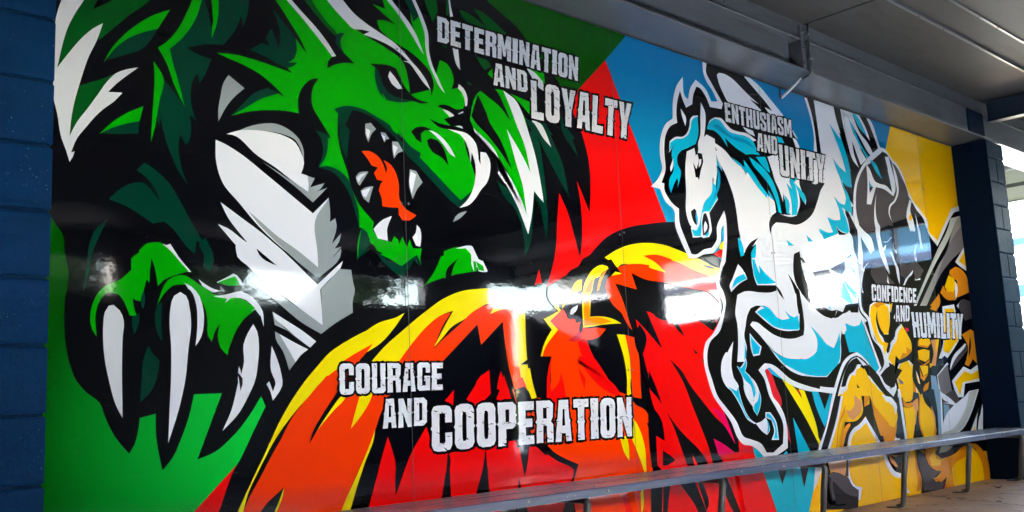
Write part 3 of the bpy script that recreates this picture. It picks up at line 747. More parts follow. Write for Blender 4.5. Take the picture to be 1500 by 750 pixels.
o 2537,1305 2526,1337! 2582,1367! 2557,1306 2546,1179! 2539,1174! 2524,1232
o 2698,1430! 2660,1395 2620,1337 2608,1309! 2630,1365 2661,1404
o 2545,1174! 2627,1181 2743,1163! 2735,1151! 2624,1144 2543,1142!
K 2554,1270! 2676,1265 2729,1239 2746,1193 2764,1161! 2682,1178 2627,1185 2545,1174!
Y 2679,1485! 2756,1523 2861,1560 2982,1584 3137,1591 3344,1561 3593,1500 3761,1414 3864,1354! 3855,1289! 3719,1369 3519,1464 3337,1499 3256,1509! 3176,1439! 3107,1460 3016,1469 2910,1462 2792,1450 2777,1439!
O 2777,1439! 2836,1457 2910,1467 3016,1469 3122,1456 3175,1436! 3094,1484 2990,1516! 3099,1529 3256,1509 3386,1492 3551,1445 3753,1349 3815,1266! 3572,1342 3337,1362 3122,1381 2992,1389 2883,1417! 2919,1332! 2839,1343 2747,1357! 2801,1251 2860,1116! 2783,1204 2716,1248 2674,1326 2699,1369 2744,1399
Y 2727,1398! 2760,1419! 2803,1410! 2765,1396
Y 2667,1348! 2715,1388! 2699,1369 2674,1321!
Y 2737,1094! 2800,1092! 2821,1008 2831,897 2818,842 2824,750! 2781,751! 2794,879 2776,990
O 2800,1092! 2878,1079! 2899,990 2899,849 2898,766! 2826,777! 2827,860 2826,990
R 2895,1174! 2923,1155 3105,1014 3227,911 3262,872 3328,743! 3000,753! 2946,952 2914,1065
R 2989,1219! 3048,1202 3089,1154 3243,1118 3302,1069 3353,950 3501,788! 3420,691! 3275,842 3191,951 3099,1028 3079,1057
K 2969,1094 2923,1151! 2872,1083 2881,1027 2932,952 2968,876 3045,752! 3015,753! 2936,858 2915,933
R 3008,1216! 3096,1179 3401,1202 3570,1125! 3648,1208! 3758,1227! 3689,1115 3486,975 3482,838! 3319,841! 3154,968 3091,1026 3045,1134
K 3190,1177! 3237,1175! 3300,1090! 3243,1123
K 3388,1201! 3428,1218 3494,1235 3673,1296! 3647,1200 3570,1125!
R 3575,1257! 3623,1223! 3609,1168! 3583,1222
O 3436,1488! 3574,1457 3679,1439! 3658,1287! 3584,1332 3436,1387!
Y 3038,1496! 3105,1474 3172,1437! 3079,1447 3033,1455!
Y 3228,1509! 3352,1521 3502,1507 3686,1491! 3673,1399! 3559,1440 3433,1464 3312,1495
K 3533,1541! 3679,1543! 3704,1524! 3672,1494! 3583,1521
K 3502,1507! 3579,1497 3658,1486! 3552,1487
K 3367,1027! 3459,959 3494,838! 3453,914 3387,990
K 3132,979! 3176,953 3263,879! 3203,880!
K 3005,1184! 3053,1105 3096,1026! 3038,1069 2996,1104
R 2966,820 2985,997! 3438,997! 3475,884 3524,770 3604,684 3646,606 3709,481! 3739,502! 3791,484 3871,463! 3877,409! 3773,363 3731,260! 3032,391 2990,422! 2995,574! 3061,556! 3047,634 2999,706
K 2975,908! 3013,840 3064,732! 3017,776 2966,820
K 2946,736! 2999,706 3049,648 3065,542! 2995,574! 2990,422! 2944,411! 2936,536
K 3154,968! 3254,901 3317,827 3429,727 3521,649 3616,585 3698,486! 3645,599 3615,668! 3722,580 3730,442! 3676,442 3577,489 3493,531! 3523,470 3544,432 3562,378! 3474,385! 3447,475 3388,596 3328,709 3248,857
M 3495,699! 3552,686 3607,661 3656,583 3698,486! 3616,585
M 3493,531! 3578,497 3689,441! 3531,433!
K 3099,688! 3172,614 3248,553 3360,473 3393,442 3436,388! 3338,395! 3291,460! 3302,398! 3242,403! 3195,506 3148,608
K 3043,494! 3108,462 3140,438! 3057,416 3035,418!
r 3738,495! 3790,480 3844,473! 3872,425! 3743,437!
K 3566,408! 3476,407! 3486,384! 3550,379!
K 2940,302! 3009,324 3084,317! 3044,229 3019,140! 2917,152!
K 3130,322! 3256,321! 3322,201 3423,95! 3294,109! 3197,223
K 3256,321! 3353,317! 3380,147! 3332,152!
K 3486,321! 3588,312! 3658,187 3712,62! 3633,130 3546,257
R 3010,333! 3952,318! 4067,64 4121,-87! 2965,56!
K 2928,331! 3019,323! 2982,54! 2900,64!
K 3026,313! 3087,317! 3058,227 3016,50! 2990,53!
K 3161,320! 3296,319! 3380,147 3411,1! 3351,46 3301,165
K 3320,315! 3361,317! 3400,174 3381,157!
K 3503,319! 3589,316! 3658,187 3743,29! 3662,88
K 2255,1314! 2514,1426 2730,1479! 2766,1441! 2678,1344 2691,1267 2763,1204 2778,1152! 2658,1121 2488,1121! 2464,1151 2334,1210 2291,1221 2251,1262
O 2260,1150! 2333,1200 2351,1210! 2372,1189 2387,1149! 2415,1166! 2433,1163! 2440,1145! 2454,1148 2471,1151! 2460,1107 2468,1095! 2492,1108 2573,1125 2656,1120! 2607,1085 2568,1068 2511,1063! 2534,1008 2551,983! 2196,983! 2207,1007 2308,1108!
Y 2216,1158! 2324,1200! 2300,1227! 2314,1234! 2338,1204! 2260,1150! 2309,1109! 2263,1074 2226,1043 2196,983! 2184,983! 2204,1025 2237,1074 2272,1109!
R 2442,1054! 2484,1070! 2513,1063! 2522,1027 2551,983! 2468,983! 2453,1020
r 2371,1060! 2422,1082 2455,1107! 2466,1095 2480,1080! 2456,1058! 2401,1054
K 2471,1151! 2484,1117 2466,1094! 2458,1107
W 2459,1234! 2433,1224 2405,1206 2399,1187! 2417,1186! 2440,1201 2453,1217
Y 2343,1209! 2353,1235 2388,1277 2417,1306 2443,1339 2472,1358 2500,1362! 2492,1310! 2467,1299 2419,1269 2376,1236
Y 2495,1253! 2499,1297 2506,1323 2533,1369 2569,1406 2609,1432 2658,1446 2697,1440! 2703,1428! 2665,1412 2634,1388 2612,1354 2587,1308! 2575,1320! 2559,1297 2551,1255!
o 2585,1372! 2557,1354 2529,1324 2520,1297! 2557,1297! 2572,1329
K 2592,1372! 2583,1353 2564,1297! 2597,1298! 2616,1354 2664,1402! 2624,1381
o 2695,1425! 2654,1402 2627,1368 2604,1308! 2619,1312! 2643,1362
Y 2494,1297! 2555,1299! 2552,1255 2542,1178! 2596,1182 2663,1180 2730,1167 2776,1150! 2699,1146 2612,1138 2545,1128 2489,1123! 2488,1183
o 2506,1272! 2546,1274! 2541,1175! 2615,1177 2705,1158! 2612,1143 2495,1132!
K 2722,1392 2776,1435! 2803,1410! 2717,1389!
Y 2717,1389! 2754,1417! 2803,1410! 2762,1400
O 2672,1324 2679,1357 2722,1392 2762,1400 2803,1409! 2797,1350! 2748,1354! 2791,1284 2855,1118! 2818,1153 2783,1205 2748,1249 2692,1286
@pegasus
K 4059,900! 4252,841 4508,768 4857,738! 4952,633! 4734,405! 4518,365 4061,396! 4216,434! 4251,553 4123,745
r 4069,921! 4110,900 4149,859 4171,809 4220,693 4210,677! 4117,754 4099,827
Y 4252,841! 4383,788 4459,719! 4429,779! 4492,769! 4541,674 4609,502 4609,430! 4492,583 4331,756
Y 4605,434 4612,476! 4680,345 4671,295!
C 4581,762! 4807,748! 4864,681! 4698,531! 4645,611 4608,680
K 4656,760! 4807,748! 4718,642!
C 4334,609! 4506,386! 4419,347! 4361,376!
r 4262,577! 4288,454! 4255,488 4248,537
r 4398,784! 4442,762 4454,736! 4426,758
C 4162,381! 4228,417! 4253,383! 4204,362!
W 3632,2861! 3670,2728 3670,2673 3697,2619 3747,2577 3794,2514! 3730,2502! 3690,2562 3588,2610! 3526,2543 3498,2472! 3473,2484 3461,2601! 3396,2534 3354,2445 3336,2329! 3267,2285 3215,2206 3196,2109 3196,2086 3207,2025 3171,1966 3095,1904! 3175,1901! 3211,1839 3290,1786 3287,1708 3327,1627 3391,1531! 3441,1531 3535,1561 3629,1575! 3714,1650 3732,1733 3755,1751! 3741,1652 3706,1545 3669,1470 3633,1397 3664,1327 3684,1280 3647,1200 3569,1113 3483,1051 3460,990 3458,952 3483,853 3523,762 3592,692 3673,612 3727,518 3776,481 3857,468 3923,437 3987,389 4027,363! 4073,383 4198,419 4239,432! 4251,553 4232,628 4183,695 4123,745 4102,802 4059,900! 4113,916! 4252,841 4369,797 4508,768 4672,756 4857,738 5508,801 5734,893! 5695,1185 5352,1368! 5577,2070 5947,2318! 5854,2537 5716,2735 5668,2904! 4889,2953 4151,2980
K 3674,2870! 3712,2737 3698,2679 3740,2627 3801,2562 3850,2511! 3831,2473! 3712,2465! 3672,2529 3622,2566 3589,2568! 3547,2497 3535,2450! 3472,2418! 3445,2462 3425,2511! 3390,2436 3374,2352 3376,2312! 3303,2275 3260,2221 3239,2147 3237,2076 3238,2029 3192,1938! 3216,1937! 3212,1909 3243,1859 3283,1828 3333,1806! 3329,1728 3367,1646 3419,1556! 3457,1555 3539,1589 3620,1607! 3675,1663 3683,1729 3742,1808 3782,1853! 3795,1796 3795,1714 3755,1548 3697,1476 3666,1399 3701,1352 3715,1305 3690,1225 3637,1130 3522,1051 3496,997 3493,929 3522,853 3562,761 3632,698 3727,610 3783,526 3863,503 3970,465 4006,420! 4078,415! 4190,460! 4209,580 4149,671 4086,746 4044,852 3993,901! 4072,941 4148,949! 4260,890 4376,839 4499,811 4678,790 4856,778 5630,894! 5900,2104! 5822,2485 5654,2735 5604,2944! 4898,3003 4231,2998
C 3747,1743! 3729,1717 3735,1660! 3749,1710
Y 3705,1633 3742,1657! 3728,1603! 3688,1608!
R 3628,1567! 3700,1601 3728,1603! 3707,1549!
B 4177,2736! 4216,2794! 4846,2808! 4816,2735! 4832,2728 4877,2659 4904,2529 4882,2358! 4707,2356! 4652,2432! 4693,2419! 4626,2479 4634,2522! 4538,2553 4382,2640 4266,2709
W 4108,2733! 4141,2752! 4185,2735 4266,2709 4382,2644 4538,2553! 4453,2529! 4329,2612 4200,2682
W 4626,2479! 4692,2418! 4645,2440
W 4625,2418! 4658,2414 4707,2356! 4662,2340!
W 3810,2684! 3833,2702! 3877,2707 3976,2692 4074,2649 4159,2612 4254,2580! 4149,2597! 4272,2543! 4238,2523! 4011,2523 3903,2534 3860,2582 3825,2635
W 4316,2573! 4401,2561 4456,2552! 4437,2530! 4373,2533
W 4045,2397! 4156,2389! 4174,2357! 4093,2370
C 4423,2396! 4488,2397! 4516,2365! 4442,2358!
W 3668,2335! 3700,2379 3753,2408! 3823,2412 3869,2386 3916,2363 3988,2358 4092,2361 4186,2332! 4130,2315! 4116,2321 4000,2338 3898,2335 3816,2360 3776,2379! 3689,2347
C 3667,2331 3699,2370 3751,2400! 3807,2397 3845,2369 3899,2343 3985,2340 4074,2341 4146,2321 4178,2278 4210,2238 4257,2192 4303,2136! 4186,2182 4071,2219 3944,2252 3842,2296! 3863,2240! 3807,2290 3741,2322 3666,2320!
W 3279,2121! 3293,2190! 3347,2223 3425,2239 3467,2270 3494,2319 3503,2353 3533,2379! 3580,2390! 3582,2383! 3544,2364 3514,2335 3502,2292 3478,2255 3423,2222 3357,2204!
C 3280,2129! 3299,2183! 3352,2211 3424,2229 3479,2264 3502,2308 3516,2347 3545,2371 3579,2383! 3567,2261 3538,2212! 3456,2175 3388,2145 3352,2108 3353,2060 3375,2031 3367,1991 3331,1923! 3344,1964 3338,1983! 3309,1952 3271,1889! 3257,1922 3268,1970 3309,2023 3313,2063 3302,2101 3313,2150 3335,2177! 3301,2148
W 3622,2478! 3658,2417 3653,2358 3623,2254 3597,2151! 3564,2150! 3563,2220 3587,2264 3607,2392
W 3419,2404! 3464,2351 3452,2304! 3426,2361
W 3280,2019 3298,2068 3313,2094! 3308,2046 3285,2012!
W 3732,2170! 3701,2124 3686,2007 3632,1902 3539,1795 3431,1706! 3441,1652! 3482,1655 3525,1663! 3541,1656! 3602,1669! 3631,1708 3629,1756 3620,1812! 3674,1862 3753,1945 3783,2014 3781,2097
W 3447,2153! 3480,2166 3522,2185! 3530,2141! 3547,2152 3562,2187! 3590,2150! 3610,2251 3655,2287! 3734,2271! 3734,2162 3730,2078 3710,2001! 3682,2031! 3665,1947 3587,1865 3539,1795 3511,1729 3481,1695! 3426,1721 3401,1774 3412,1917 3424,2070
C 3734,2162! 3774,2101 3777,2018 3747,1948 3667,1865 3621,1818! 3581,1816! 3545,1796! 3537,1731 3520,1666! 3457,1661! 3436,1699! 3481,1695! 3511,1729 3539,1795 3574,1863 3665,1947 3675,2005! 3703,1984! 3732,2079
W 3542,1780 3560,1810! 3588,1816! 3611,1795 3621,1739 3603,1681! 3541,1658! 3536,1668 3535,1715
K 3544,1756 3562,1799! 3586,1808! 3602,1778 3609,1722 3584,1684! 3543,1672!
W 3557,1733 3574,1759! 3591,1736 3577,1703 3554,1685!
C 3556,1669! 3600,1705! 3604,1689! 3582,1668!
K 3442,1802! 3477,1823! 3495,1811! 3484,1774 3491,1727! 3473,1733 3451,1763
C 3495,1807! 3505,1768 3494,1727! 3484,1774
K 3498,2096! 3526,2059! 3556,2120 3545,2160! 3592,2162! 3599,2118 3573,2066 3544,1997! 3533,2012! 3513,2009! 3506,2057
W 3560,2121! 3583,2128! 3577,2099 3550,2071!
W 3724,2194! 3747,2155 3818,2065 3885,1939! 3879,2098 3797,2221!
W 3754,2156 3751,2190 3718,2251! 3838,2211 3903,2169 3972,2144 4012,2120 4037,2089! 4048,2112! 4109,2068 4176,2015 4253,1967! 4257,1990! 4330,1958 4343,1894! 4421,1884 4622,1904! 4870,2342! 4990,2360 5130,2370! 5245,2180 5245,2083 5264,1842 5297,1816 5307,1720 5360,1599 5329,1539 5303,1414 5297,1290 5391,1227! 5192,1147 5003,1126! 4932,1035! 4815,1070 4629,1173! 4645,1077 4595,981! 4461,964 4304,973 4159,1023 4025,1112 3946,1168! 3858,950! 3775,950! 3811,1109 3800,1228 3837,1342! 3918,1366 4064,1368! 4001,1440 4012,1565 4078,1663! 3952,1603 3906,1583! 3914,1683 3907,1741 3903,1807 3884,1930 3830,2050
K 3741,2113! 3829,2041 3881,1930 3897,1815 3907,1741 3930,1668! 3899,1732! 3900,1640 3932,1560! 3747,1539! 3778,1672 3773,1835 3714,1911
C 3890,1689! 3914,1683 3937,1643 3943,1586! 3905,1575! 3894,1615
K 3996,2208! 4103,2232 4288,2241! 4346,2106 4396,2023 4427,1938 4429,1880! 4342,1886! 4331,1963 4272,2035 4218,2090! 4234,2039! 4172,2084! 4200,2123! 4134,2140 4080,2176
C 4085,2212! 4186,2182 4273,2141 4341,2079 4383,1995 4406,1887! 4370,1892! 4353,1956 4297,2047 4192,2122 4123,2165
C 4162,2223! 4272,2238! 4302,2180 4311,2137! 4245,2164
C 3884,2183! 3960,2164 4029,2135! 4022,2186! 4129,2105 4196,2044 4279,1983! 4270,2026! 4324,1971 4330,1958! 4257,1990! 4253,1967! 4162,2022 4095,2074 4045,2120! 4040,2089! 4013,2124 3944,2149
K 4254,1741! 4248,1806 4277,1852 4343,1889! 4436,1876 4517,1875 4586,1891! 4636,1987 4616,2067! 4710,1977! 4710,2023 4607,2112! 4663,2146! 4772,2081! 4706,2152! 4813,2118! 4927,2160 4960,2193! 4960,2145 4913,2083 4864,2012 4797,1931 4700,1871 4576,1830 4445,1828 4332,1822! 4280,1791
W 4296,2242! 4421,2278! 4433,2207 4443,2163 4496,2143 4537,2139! 4539,2103! 4497,2098! 4548,2059! 4514,2001! 4446,2038! 4435,1965! 4406,2033 4354,2107 4343,2141 4320,2192
W 4446,2038 4504,1892! 4586,1891! 4644,1988 4624,2068! 4710,1975! 4721,2006 4669,2082 4661,2137! 4531,2157!
C 4547,2150! 4647,2153! 4590,2109! 4667,2073 4719,2024 4703,1981! 4630,2050 4605,2102! 4619,1985 4587,1896! 4527,1885! 4534,1976 4497,2098! 4557,2065! 4532,2111
C 4456,2017! 4509,1973 4495,1889! 4464,1897!
C 4016,1591 4086,1668! 4068,1594 4055,1560! 4018,1558!
K 3952,1603 4004,1657 4115,1708! 4047,1652 3979,1588 3961,1562! 3940,1569!
C 4435,1721! 4519,1688! 4453,1683!
C 4683,1773! 4762,1735! 4701,1730!
C 4853,1834! 4879,1799 4911,1784! 4854,1811
K 3745,1531! 3830,1545 3946,1561 4016,1591! 4019,1516 4039,1450 4055,1411! 4160,1415 4268,1420! 4271,1388! 4215,1375 4063,1367 3918,1369 3837,1342! 3809,1293 3800,1228 3812,1165 3810,1101 3801,1037 3769,911! 3582,913 3493,929! 3496,997 3522,1051 3637,1130 3690,1225 3715,1305 3701,1352 3666,1399 3697,1476
W 3870,1527! 3909,1501 3934,1478 3955,1442! 3867,1409 3776,1356! 3764,1383 3802,1438
C 3784,1379! 3829,1437 3926,1473! 3948,1443! 3869,1418 3809,1391
K 3917,1534! 3941,1478! 3921,1485!
W 3757,1069! 3732,990 3715,912! 3636,920! 3686,998
K 3873,1102 3895,1158 3918,1216 3961,1266! 4036,1286 4124,1275! 4062,1261 4023,1245! 4098,1208 4211,1156 4332,1142 4475,1143! 4497,1153! 4499,1231 4484,1335 4451,1429 4415,1501! 4478,1448 4506,1419 4528,1407 4543,1346 4556,1250 4554,1163 4536,1115! 4435,1094 4308,1092 4189,1114 4090,1154 4021,1184 3971,1188! 3943,1167! 4026,1116 4098,1064 4201,998 4298,931 4384,889 4507,853 4635,834 4684,825! 4675,773! 4498,802 4345,839 4145,932 3999,941 3857,942! 3891,1030
C 3875,1070! 3880,1006 3864,942! 3850,942!
W 3932,1119! 3977,1083 4046,1039! 4021,990! 3950,982! 3932,1022
C 3937,1107! 3973,1075 4032,1036! 4012,998! 3952,991! 3942,1038
W 4021,1574! 4065,1577! 4132,1523 4271,1437! 4268,1420! 4055,1411! 4032,1450
C 4023,1566! 4052,1568! 4071,1519 4096,1483! 4092,1537! 4143,1498 4213,1460 4270,1436! 4192,1425 4063,1417! 4039,1450
K 4260,1420! 4309,1388 4347,1330! 4291,1370
W 4009,1247! 4080,1282 4141,1292 4510,1249! 4501,1149! 4331,1138 4203,1156 4090,1204
C 4023,1247! 4093,1268 4116,1272! 4073,1288! 4125,1286 4182,1265 4237,1224 4281,1210 4384,1215! 4337,1269! 4395,1237 4441,1225! 4484,1239! 4495,1162 4476,1148! 4333,1148 4212,1162 4099,1210
W 4119,1292! 4183,1269 4237,1228 4281,1213 4384,1218! 4334,1271! 4396,1241 4441,1228! 4481,1241! 4492,1335 4477,1439 4415,1501! 4363,1330! 4246,1377!
K 4415,1501! 4478,1448 4506,1419 4485,1370! 4453,1438
K 4496,1598 4510,1634! 4580,1657! 4587,1604 4589,1569 4616,1482 4701,1388 4774,1319 4765,1270! 4672,1324 4565,1382 4522,1415 4490,1466
K 4260,1420! 4308,1379 4350,1328! 4291,1370
W 4098,1064! 4186,998 4302,961 4458,947! 4730,1078 5030,1172! 5006,954! 4781,840! 4637,843 4491,858 4346,893 4239,948
C 4105,1056! 4187,1006 4304,973 4429,965 4560,968 4621,986 4676,1016 4696,1078 4630,1178! 4737,1113 4813,1061 4896,1035! 4962,1098 4991,1140! 4989,1053 4963,963 4775,854! 4639,856 4510,870 4371,904 4254,948 4186,998
C 5082,1205! 5092,1160! 5060,1136! 5076,1081 5099,1008! 5164,1009 5255,990 5453,867! 5500,900! 5404,1056 5315,1234! 5278,1196! 5199,1185
W 5315,1236! 5344,1235! 5530,900! 5460,853! 5443,868! 5500,900!
K 5027,1154! 5042,1090 5077,990! 5008,963 4954,918! 4989,1008 5001,1099
K 4557,1382! 4683,1387! 4775,1324 4916,1283 4970,1285 5049,1271! 5104,1289! 5111,1322! 5212,1339 5289,1347! 5276,1280! 5180,1278! 5123,1318! 5098,1284! 5049,1269! 4980,1290! 4966,1262 4906,1229! 4812,1244 4685,1298 4609,1344
C 4794,1333! 4856,1340! 4822,1393! 4919,1297! 4899,1287!
C 4873,1382! 4963,1390! 4990,1437! 5027,1347 5015,1328!
C 5057,1403! 5137,1388! 5135,1425! 5212,1339! 5130,1355
C 5208,1414! 5271,1398! 5268,1384! 5241,1392
K 4522,1319! 4535,1302 4535,1206 4551,1154 4537,1124! 4486,1110!
K 4444,863! 4638,851 4774,848! 4948,936 5008,963 5077,990! 4958,891 4874,777! 4678,790 4437,821!
K 4561,1549! 4599,1481 4640,1430 4699,1379! 4564,1373! 4537,1407
K 4573,1621! 4621,1607 4650,1582! 4601,1587!
K 4717,1526! 4814,1542 4932,1558! 4951,1537 4928,1489 4869,1457! 4784,1473
K 4951,1564! 5156,1629! 5151,1576 5101,1536! 5028,1541
K 5180,1654! 5262,1688! 5270,1679! 5218,1657
C 4954,1486! 5049,1458 5112,1406! 5057,1403 4987,1419!
C 5108,1499! 5197,1456 5301,1404! 5208,1414
C 5243,1593! 5297,1557! 5266,1564
C 4680,1773! 4754,1738! 4710,1730!
C 5094,2080! 5179,2037 5235,2033! 5262,2075 5245,2131 5223,2168! 5284,2136 5327,2062 5333,1965! 5264,1988 5192,2009! 5243,1927 5266,1852! 5233,1828! 5141,1841 5081,1869! 5109,1819! 5021,1793 4907,1760! 4858,1830! 4980,1813 5036,1822! 5008,1867 4978,1921! 5079,1907 5156,1919! 5150,1985
K 5086,1865! 5141,1841 5232,1825! 5263,1837! 5193,1817 5117,1810!
K 5192,1990! 5256,1948 5272,1882 5274,1843! 5241,1917
W 5172,2002! 5208,1991 5254,1938 5276,1853! 5232,1825! 5140,1836 5076,1871! 5143,1851 5225,1839! 5258,1861! 5233,1926
K 4657,2108 4666,2165! 4766,2150 4851,2132 4989,2159! 4975,2128! 4858,2077 4682,2056!
W 4825,2734! 4860,2733! 4903,2625 4924,2494 4927,2360! 4882,2358! 4904,2481 4875,2620
K 4805,2771! 4948,2779! 4940,2733 4964,2568 4981,2358! 4927,2360! 4924,2494 4903,2625 4860,2733
K 5213,2759! 5308,2756! 5304,2735 5346,2601 5388,2467 5510,2333! 5436,2263 5436,2214 5391,2139! 5385,2207 5386,2307 5316,2446 5250,2605
C 5132,2601! 5186,2565 5270,2509! 5260,2557! 5316,2446 5356,2352 5365,2205 5364,2170! 5282,2175 5198,2233 5128,2360! 5194,2311 5301,2271! 5250,2407 5195,2498
C 5184,2260! 5245,2180 5272,2125! 5233,2120!
W 5311,2741! 5462,2737 5591,2631 5685,2584 5721,2558! 5627,2606 5539,2674 5480,2730! 5413,2693! 5462,2590 5542,2490 5628,2411! 5535,2357! 5490,2432 5439,2525! 5449,2426 5500,2332! 5420,2381 5366,2504 5330,2619
W 5312,2746! 5574,2747! 5677,2645 5722,2564 5778,2432 5834,2294! 5753,2314 5662,2374 5616,2450 5507,2515 5464,2600 5405,2702
K 5480,2730! 5579,2670 5722,2564 5806,2561! 5925,2316! 5834,2294! 5778,2432! 5660,2415! 5565,2504 5483,2593 5421,2684! 5541,2582 5718,2444 5778,2432! 5676,2541 5566,2606
C 5413,2693! 5487,2614 5568,2514 5733,2415 5796,2413! 5825,2303! 5736,2333 5649,2414 5528,2519 5448,2618
C 5481,2736! 5531,2734 5636,2649 5676,2593! 5573,2638
K 5603,2736! 5696,2737! 5811,2583 5876,2487 5925,2316! 5778,2432 5721,2558 5677,2645
W 5698,2747! 5738,2736 5866,2538 5916,2472! 5856,2495 5809,2572
W 4944,2759! 5213,2759! 5229,2672 5278,2550! 5260,2557! 5270,2509! 5186,2565 5132,2601! 5195,2498 5250,2407 5301,2271! 5194,2311 5128,2360! 5198,2233 5252,2123 5371,2038! 4896,1894! 4913,2083 4989,2159 5016,2354! 4981,2358! 4964,2568
C 5132,2601! 5186,2565 5270,2509! 5260,2557! 5316,2446 5356,2352 5365,2205 5364,2170! 5282,2175 5198,2233 5128,2360! 5194,2311 5301,2271! 5250,2407 5195,2498
C 5094,2080! 5179,2037 5235,2033! 5262,2075 5245,2131 5223,2168! 5284,2136 5327,2062 5333,1965! 5264,1988 5192,2009! 5243,1927 5266,1852! 5233,1828! 5141,1841 5081,1869! 5109,1819! 5021,1793 4907,1760! 4858,1830! 4980,1813 5036,1822! 5008,1867 4978,1921! 5079,1907 5156,1919! 5150,1985
W 3617,928 3635,967 3674,1005! 3733,998! 3720,951 3720,904 3734,857 3775,810 3765,782! 3711,784 3648,816 3615,867
W 3771,927! 3804,915! 3843,942 3868,974! 3878,942 3854,895! 3908,858 3928,830 3947,758 3922,731 3879,713! 3839,769 3818,864
C 3778,927! 3808,911! 3849,938 3867,966! 3870,938 3849,891! 3901,856 3922,826 3940,758 3918,737! 3894,815 3855,835 3825,863 3796,903
W 3661,816! 3751,784! 3769,811! 3780,763 3799,708 3839,644 3879,611 3925,593! 3904,590! 3831,622 3785,685 3727,756
C 3671,810! 3751,783! 3768,806! 3776,763 3795,708 3834,644 3872,615! 3832,630 3792,688 3734,758
W 3825,816 3848,836! 3888,819! 3902,767 3912,720 3906,684! 3867,721 3832,769
W 3915,858! 3959,818 3978,785 3995,741 3973,674 3939,636! 3900,681 3912,720 3951,766 3943,806
C 3911,688 3965,734 3975,781! 3990,739 3967,678 3940,641! 3909,672
W 3918,592! 3992,606 4026,622! 4054,587 4060,547 4025,521! 3979,542
W 4028,652! 4079,650! 4130,600 4149,485! 4068,489! 4105,537 4086,602! 4023,624!
C 4035,645! 4070,644! 4119,598 4138,492! 4091,495! 4115,536 4089,603 4034,626!
C 4030,620! 4057,579 4047,540 4026,529! 4041,572
W 4630,1178! 4696,1078 4676,1016 4611,981! 4536,1024! 4570,1120
K 4896,1235! 4959,1253 4994,1289! 5064,1277! 5114,1328! 5196,1339 5288,1332! 5281,1298! 5189,1305! 5103,1274 5068,1267 4978,1237
W 4816,1387! 4843,1360! 4871,1396! 4947,1393! 4957,1489! 5031,1337! 4999,1317! 4914,1333! 4928,1291! 4823,1307! 4797,1342
C 4823,1380! 4862,1345! 4884,1390! 4957,1386! 4967,1471! 5020,1336! 4995,1327! 4894,1342! 4915,1296! 4835,1316!
C 4980,1394! 5064,1391! 5110,1486! 5214,1354! 5142,1355 5061,1376
C 5252,1588! 5304,1557! 5284,1560
c 3727,2111! 3753,2081 3756,2015 3727,1954 3656,1880 3609,1831! 3673,1907 3716,1977 3732,2045
c 3717,2352! 3775,2370! 3828,2349 3896,2321 3997,2320 4099,2310 4154,2274! 4052,2294 3936,2298 3838,2317 3771,2335
@knight
W 5854,2537! 5930,2537 6047,2469 6109,2446 6185,2381 6267,2240 6323,2182 6447,2108 6546,2020 6535,1975 6666,1909 6687,1895! 6786,1986 6952,2126 7021,2190! 7165,2225 8200,2474! 8200,153! 7085,231 5506,334! 5639,655! 5476,745 5261,925 5194,972! 5116,954 5032,900 4934,767 4721,470 4576,227 4481,153! 4571,382 4720,556 4822,734 4915,856 5004,945 5105,990 5202,1009! 5255,990 5452,863! 5505,876 5578,933 5556,1019 5436,1113 5393,1236 5309,1300 5303,1414 5383,1902 5363,2047 5414,2201 5531,2336 5651,2424
K 5903,2512! 6019,2444 6112,2361 6180,2262 6254,2185 6355,2120 6480,2046 6529,1953 6675,1850! 6803,1954 6969,2093 7066,2160 7182,2189 8200,2406! 8200,153! 5707,320! 5629,703 5503,777 5283,944 5205,976! 5127,963 5053,918 4951,811 4762,511 4655,389! 4603,380! 4724,534 4855,725 4949,847 5028,927 5119,972 5197,986! 5251,972 5538,753! 5653,764! 5651,894 5635,1010 5474,1104 5425,1247 5340,1311 5342,1416 5402,1563 5418,1880 5403,2051 5464,2207 5581,2333 5687,2398
W 5650,2419! 5834,2294! 5737,2240 5601,2183! 5577,2363!
E 5595,2350! 5612,2286 5555,2158! 5472,2148! 5499,2231
W 5600,2325! 5633,2289 5597,2162! 5565,2159!
W 5737,2240! 5871,2267! 5953,2246 6034,2213! 5968,2216 5865,2240 5755,2222!
E 5956,2457! 6060,2428 6169,2314 6149,2227! 6034,2213! 5977,2354
K 5881,2509! 5966,2500 6073,2388 6164,2292! 6133,2353 6037,2425! 5946,2413! 5972,2332 6034,2213! 5958,2267 5902,2407
W 5393,2149! 5418,2152! 5379,2029 5397,1922 5475,1871 5577,1825 5609,1738! 5542,1710! 5475,1772 5408,1835 5337,1917 5282,1980! 5294,1991! 5335,1956!
E 5454,2156! 5578,2170! 5598,2072! 5677,2151! 5717,2146! 5656,1977 5662,1887! 5494,1862! 5409,1933 5397,2050
W 5567,2169! 5599,2173! 5607,2113! 5655,2149 5683,2183! 5715,2186! 5619,2074! 5578,2075!
W 5743,2169! 5689,2061 5658,1937! 5711,1922! 5706,1851 5681,1833! 5726,1752 5802,1571! 5733,1642 5675,1758 5655,1856 5652,1956 5699,2083
E 5747,2088 5899,2197! 6026,2181! 5906,2084 5916,1982 5951,1944! 5758,1946!
W 5968,2216! 6013,2221! 6019,2196! 5982,2181!
W 6071,2228! 6072,2186 5989,2114 5904,2073! 5903,2022 5926,1977! 5881,2019 5893,2072 5994,2135
W 5750,1814! 5815,1819! 5900,1862! 5837,1821 5791,1807!
W 5726,1752! 5799,1798! 5769,1755 5733,1737!
W 5925,1828! 5915,1786 5961,1749! 5928,1746! 5902,1775
W 5863,1747! 5896,1703 5946,1635 5944,1513! 5921,1572 5907,1653
W 5509,1647! 5440,1604 5398,1543 5368,1445 5381,1417! 5354,1426! 5368,1522 5420,1602
W 5400,1766! 5418,1738 5416,1631! 5400,1698
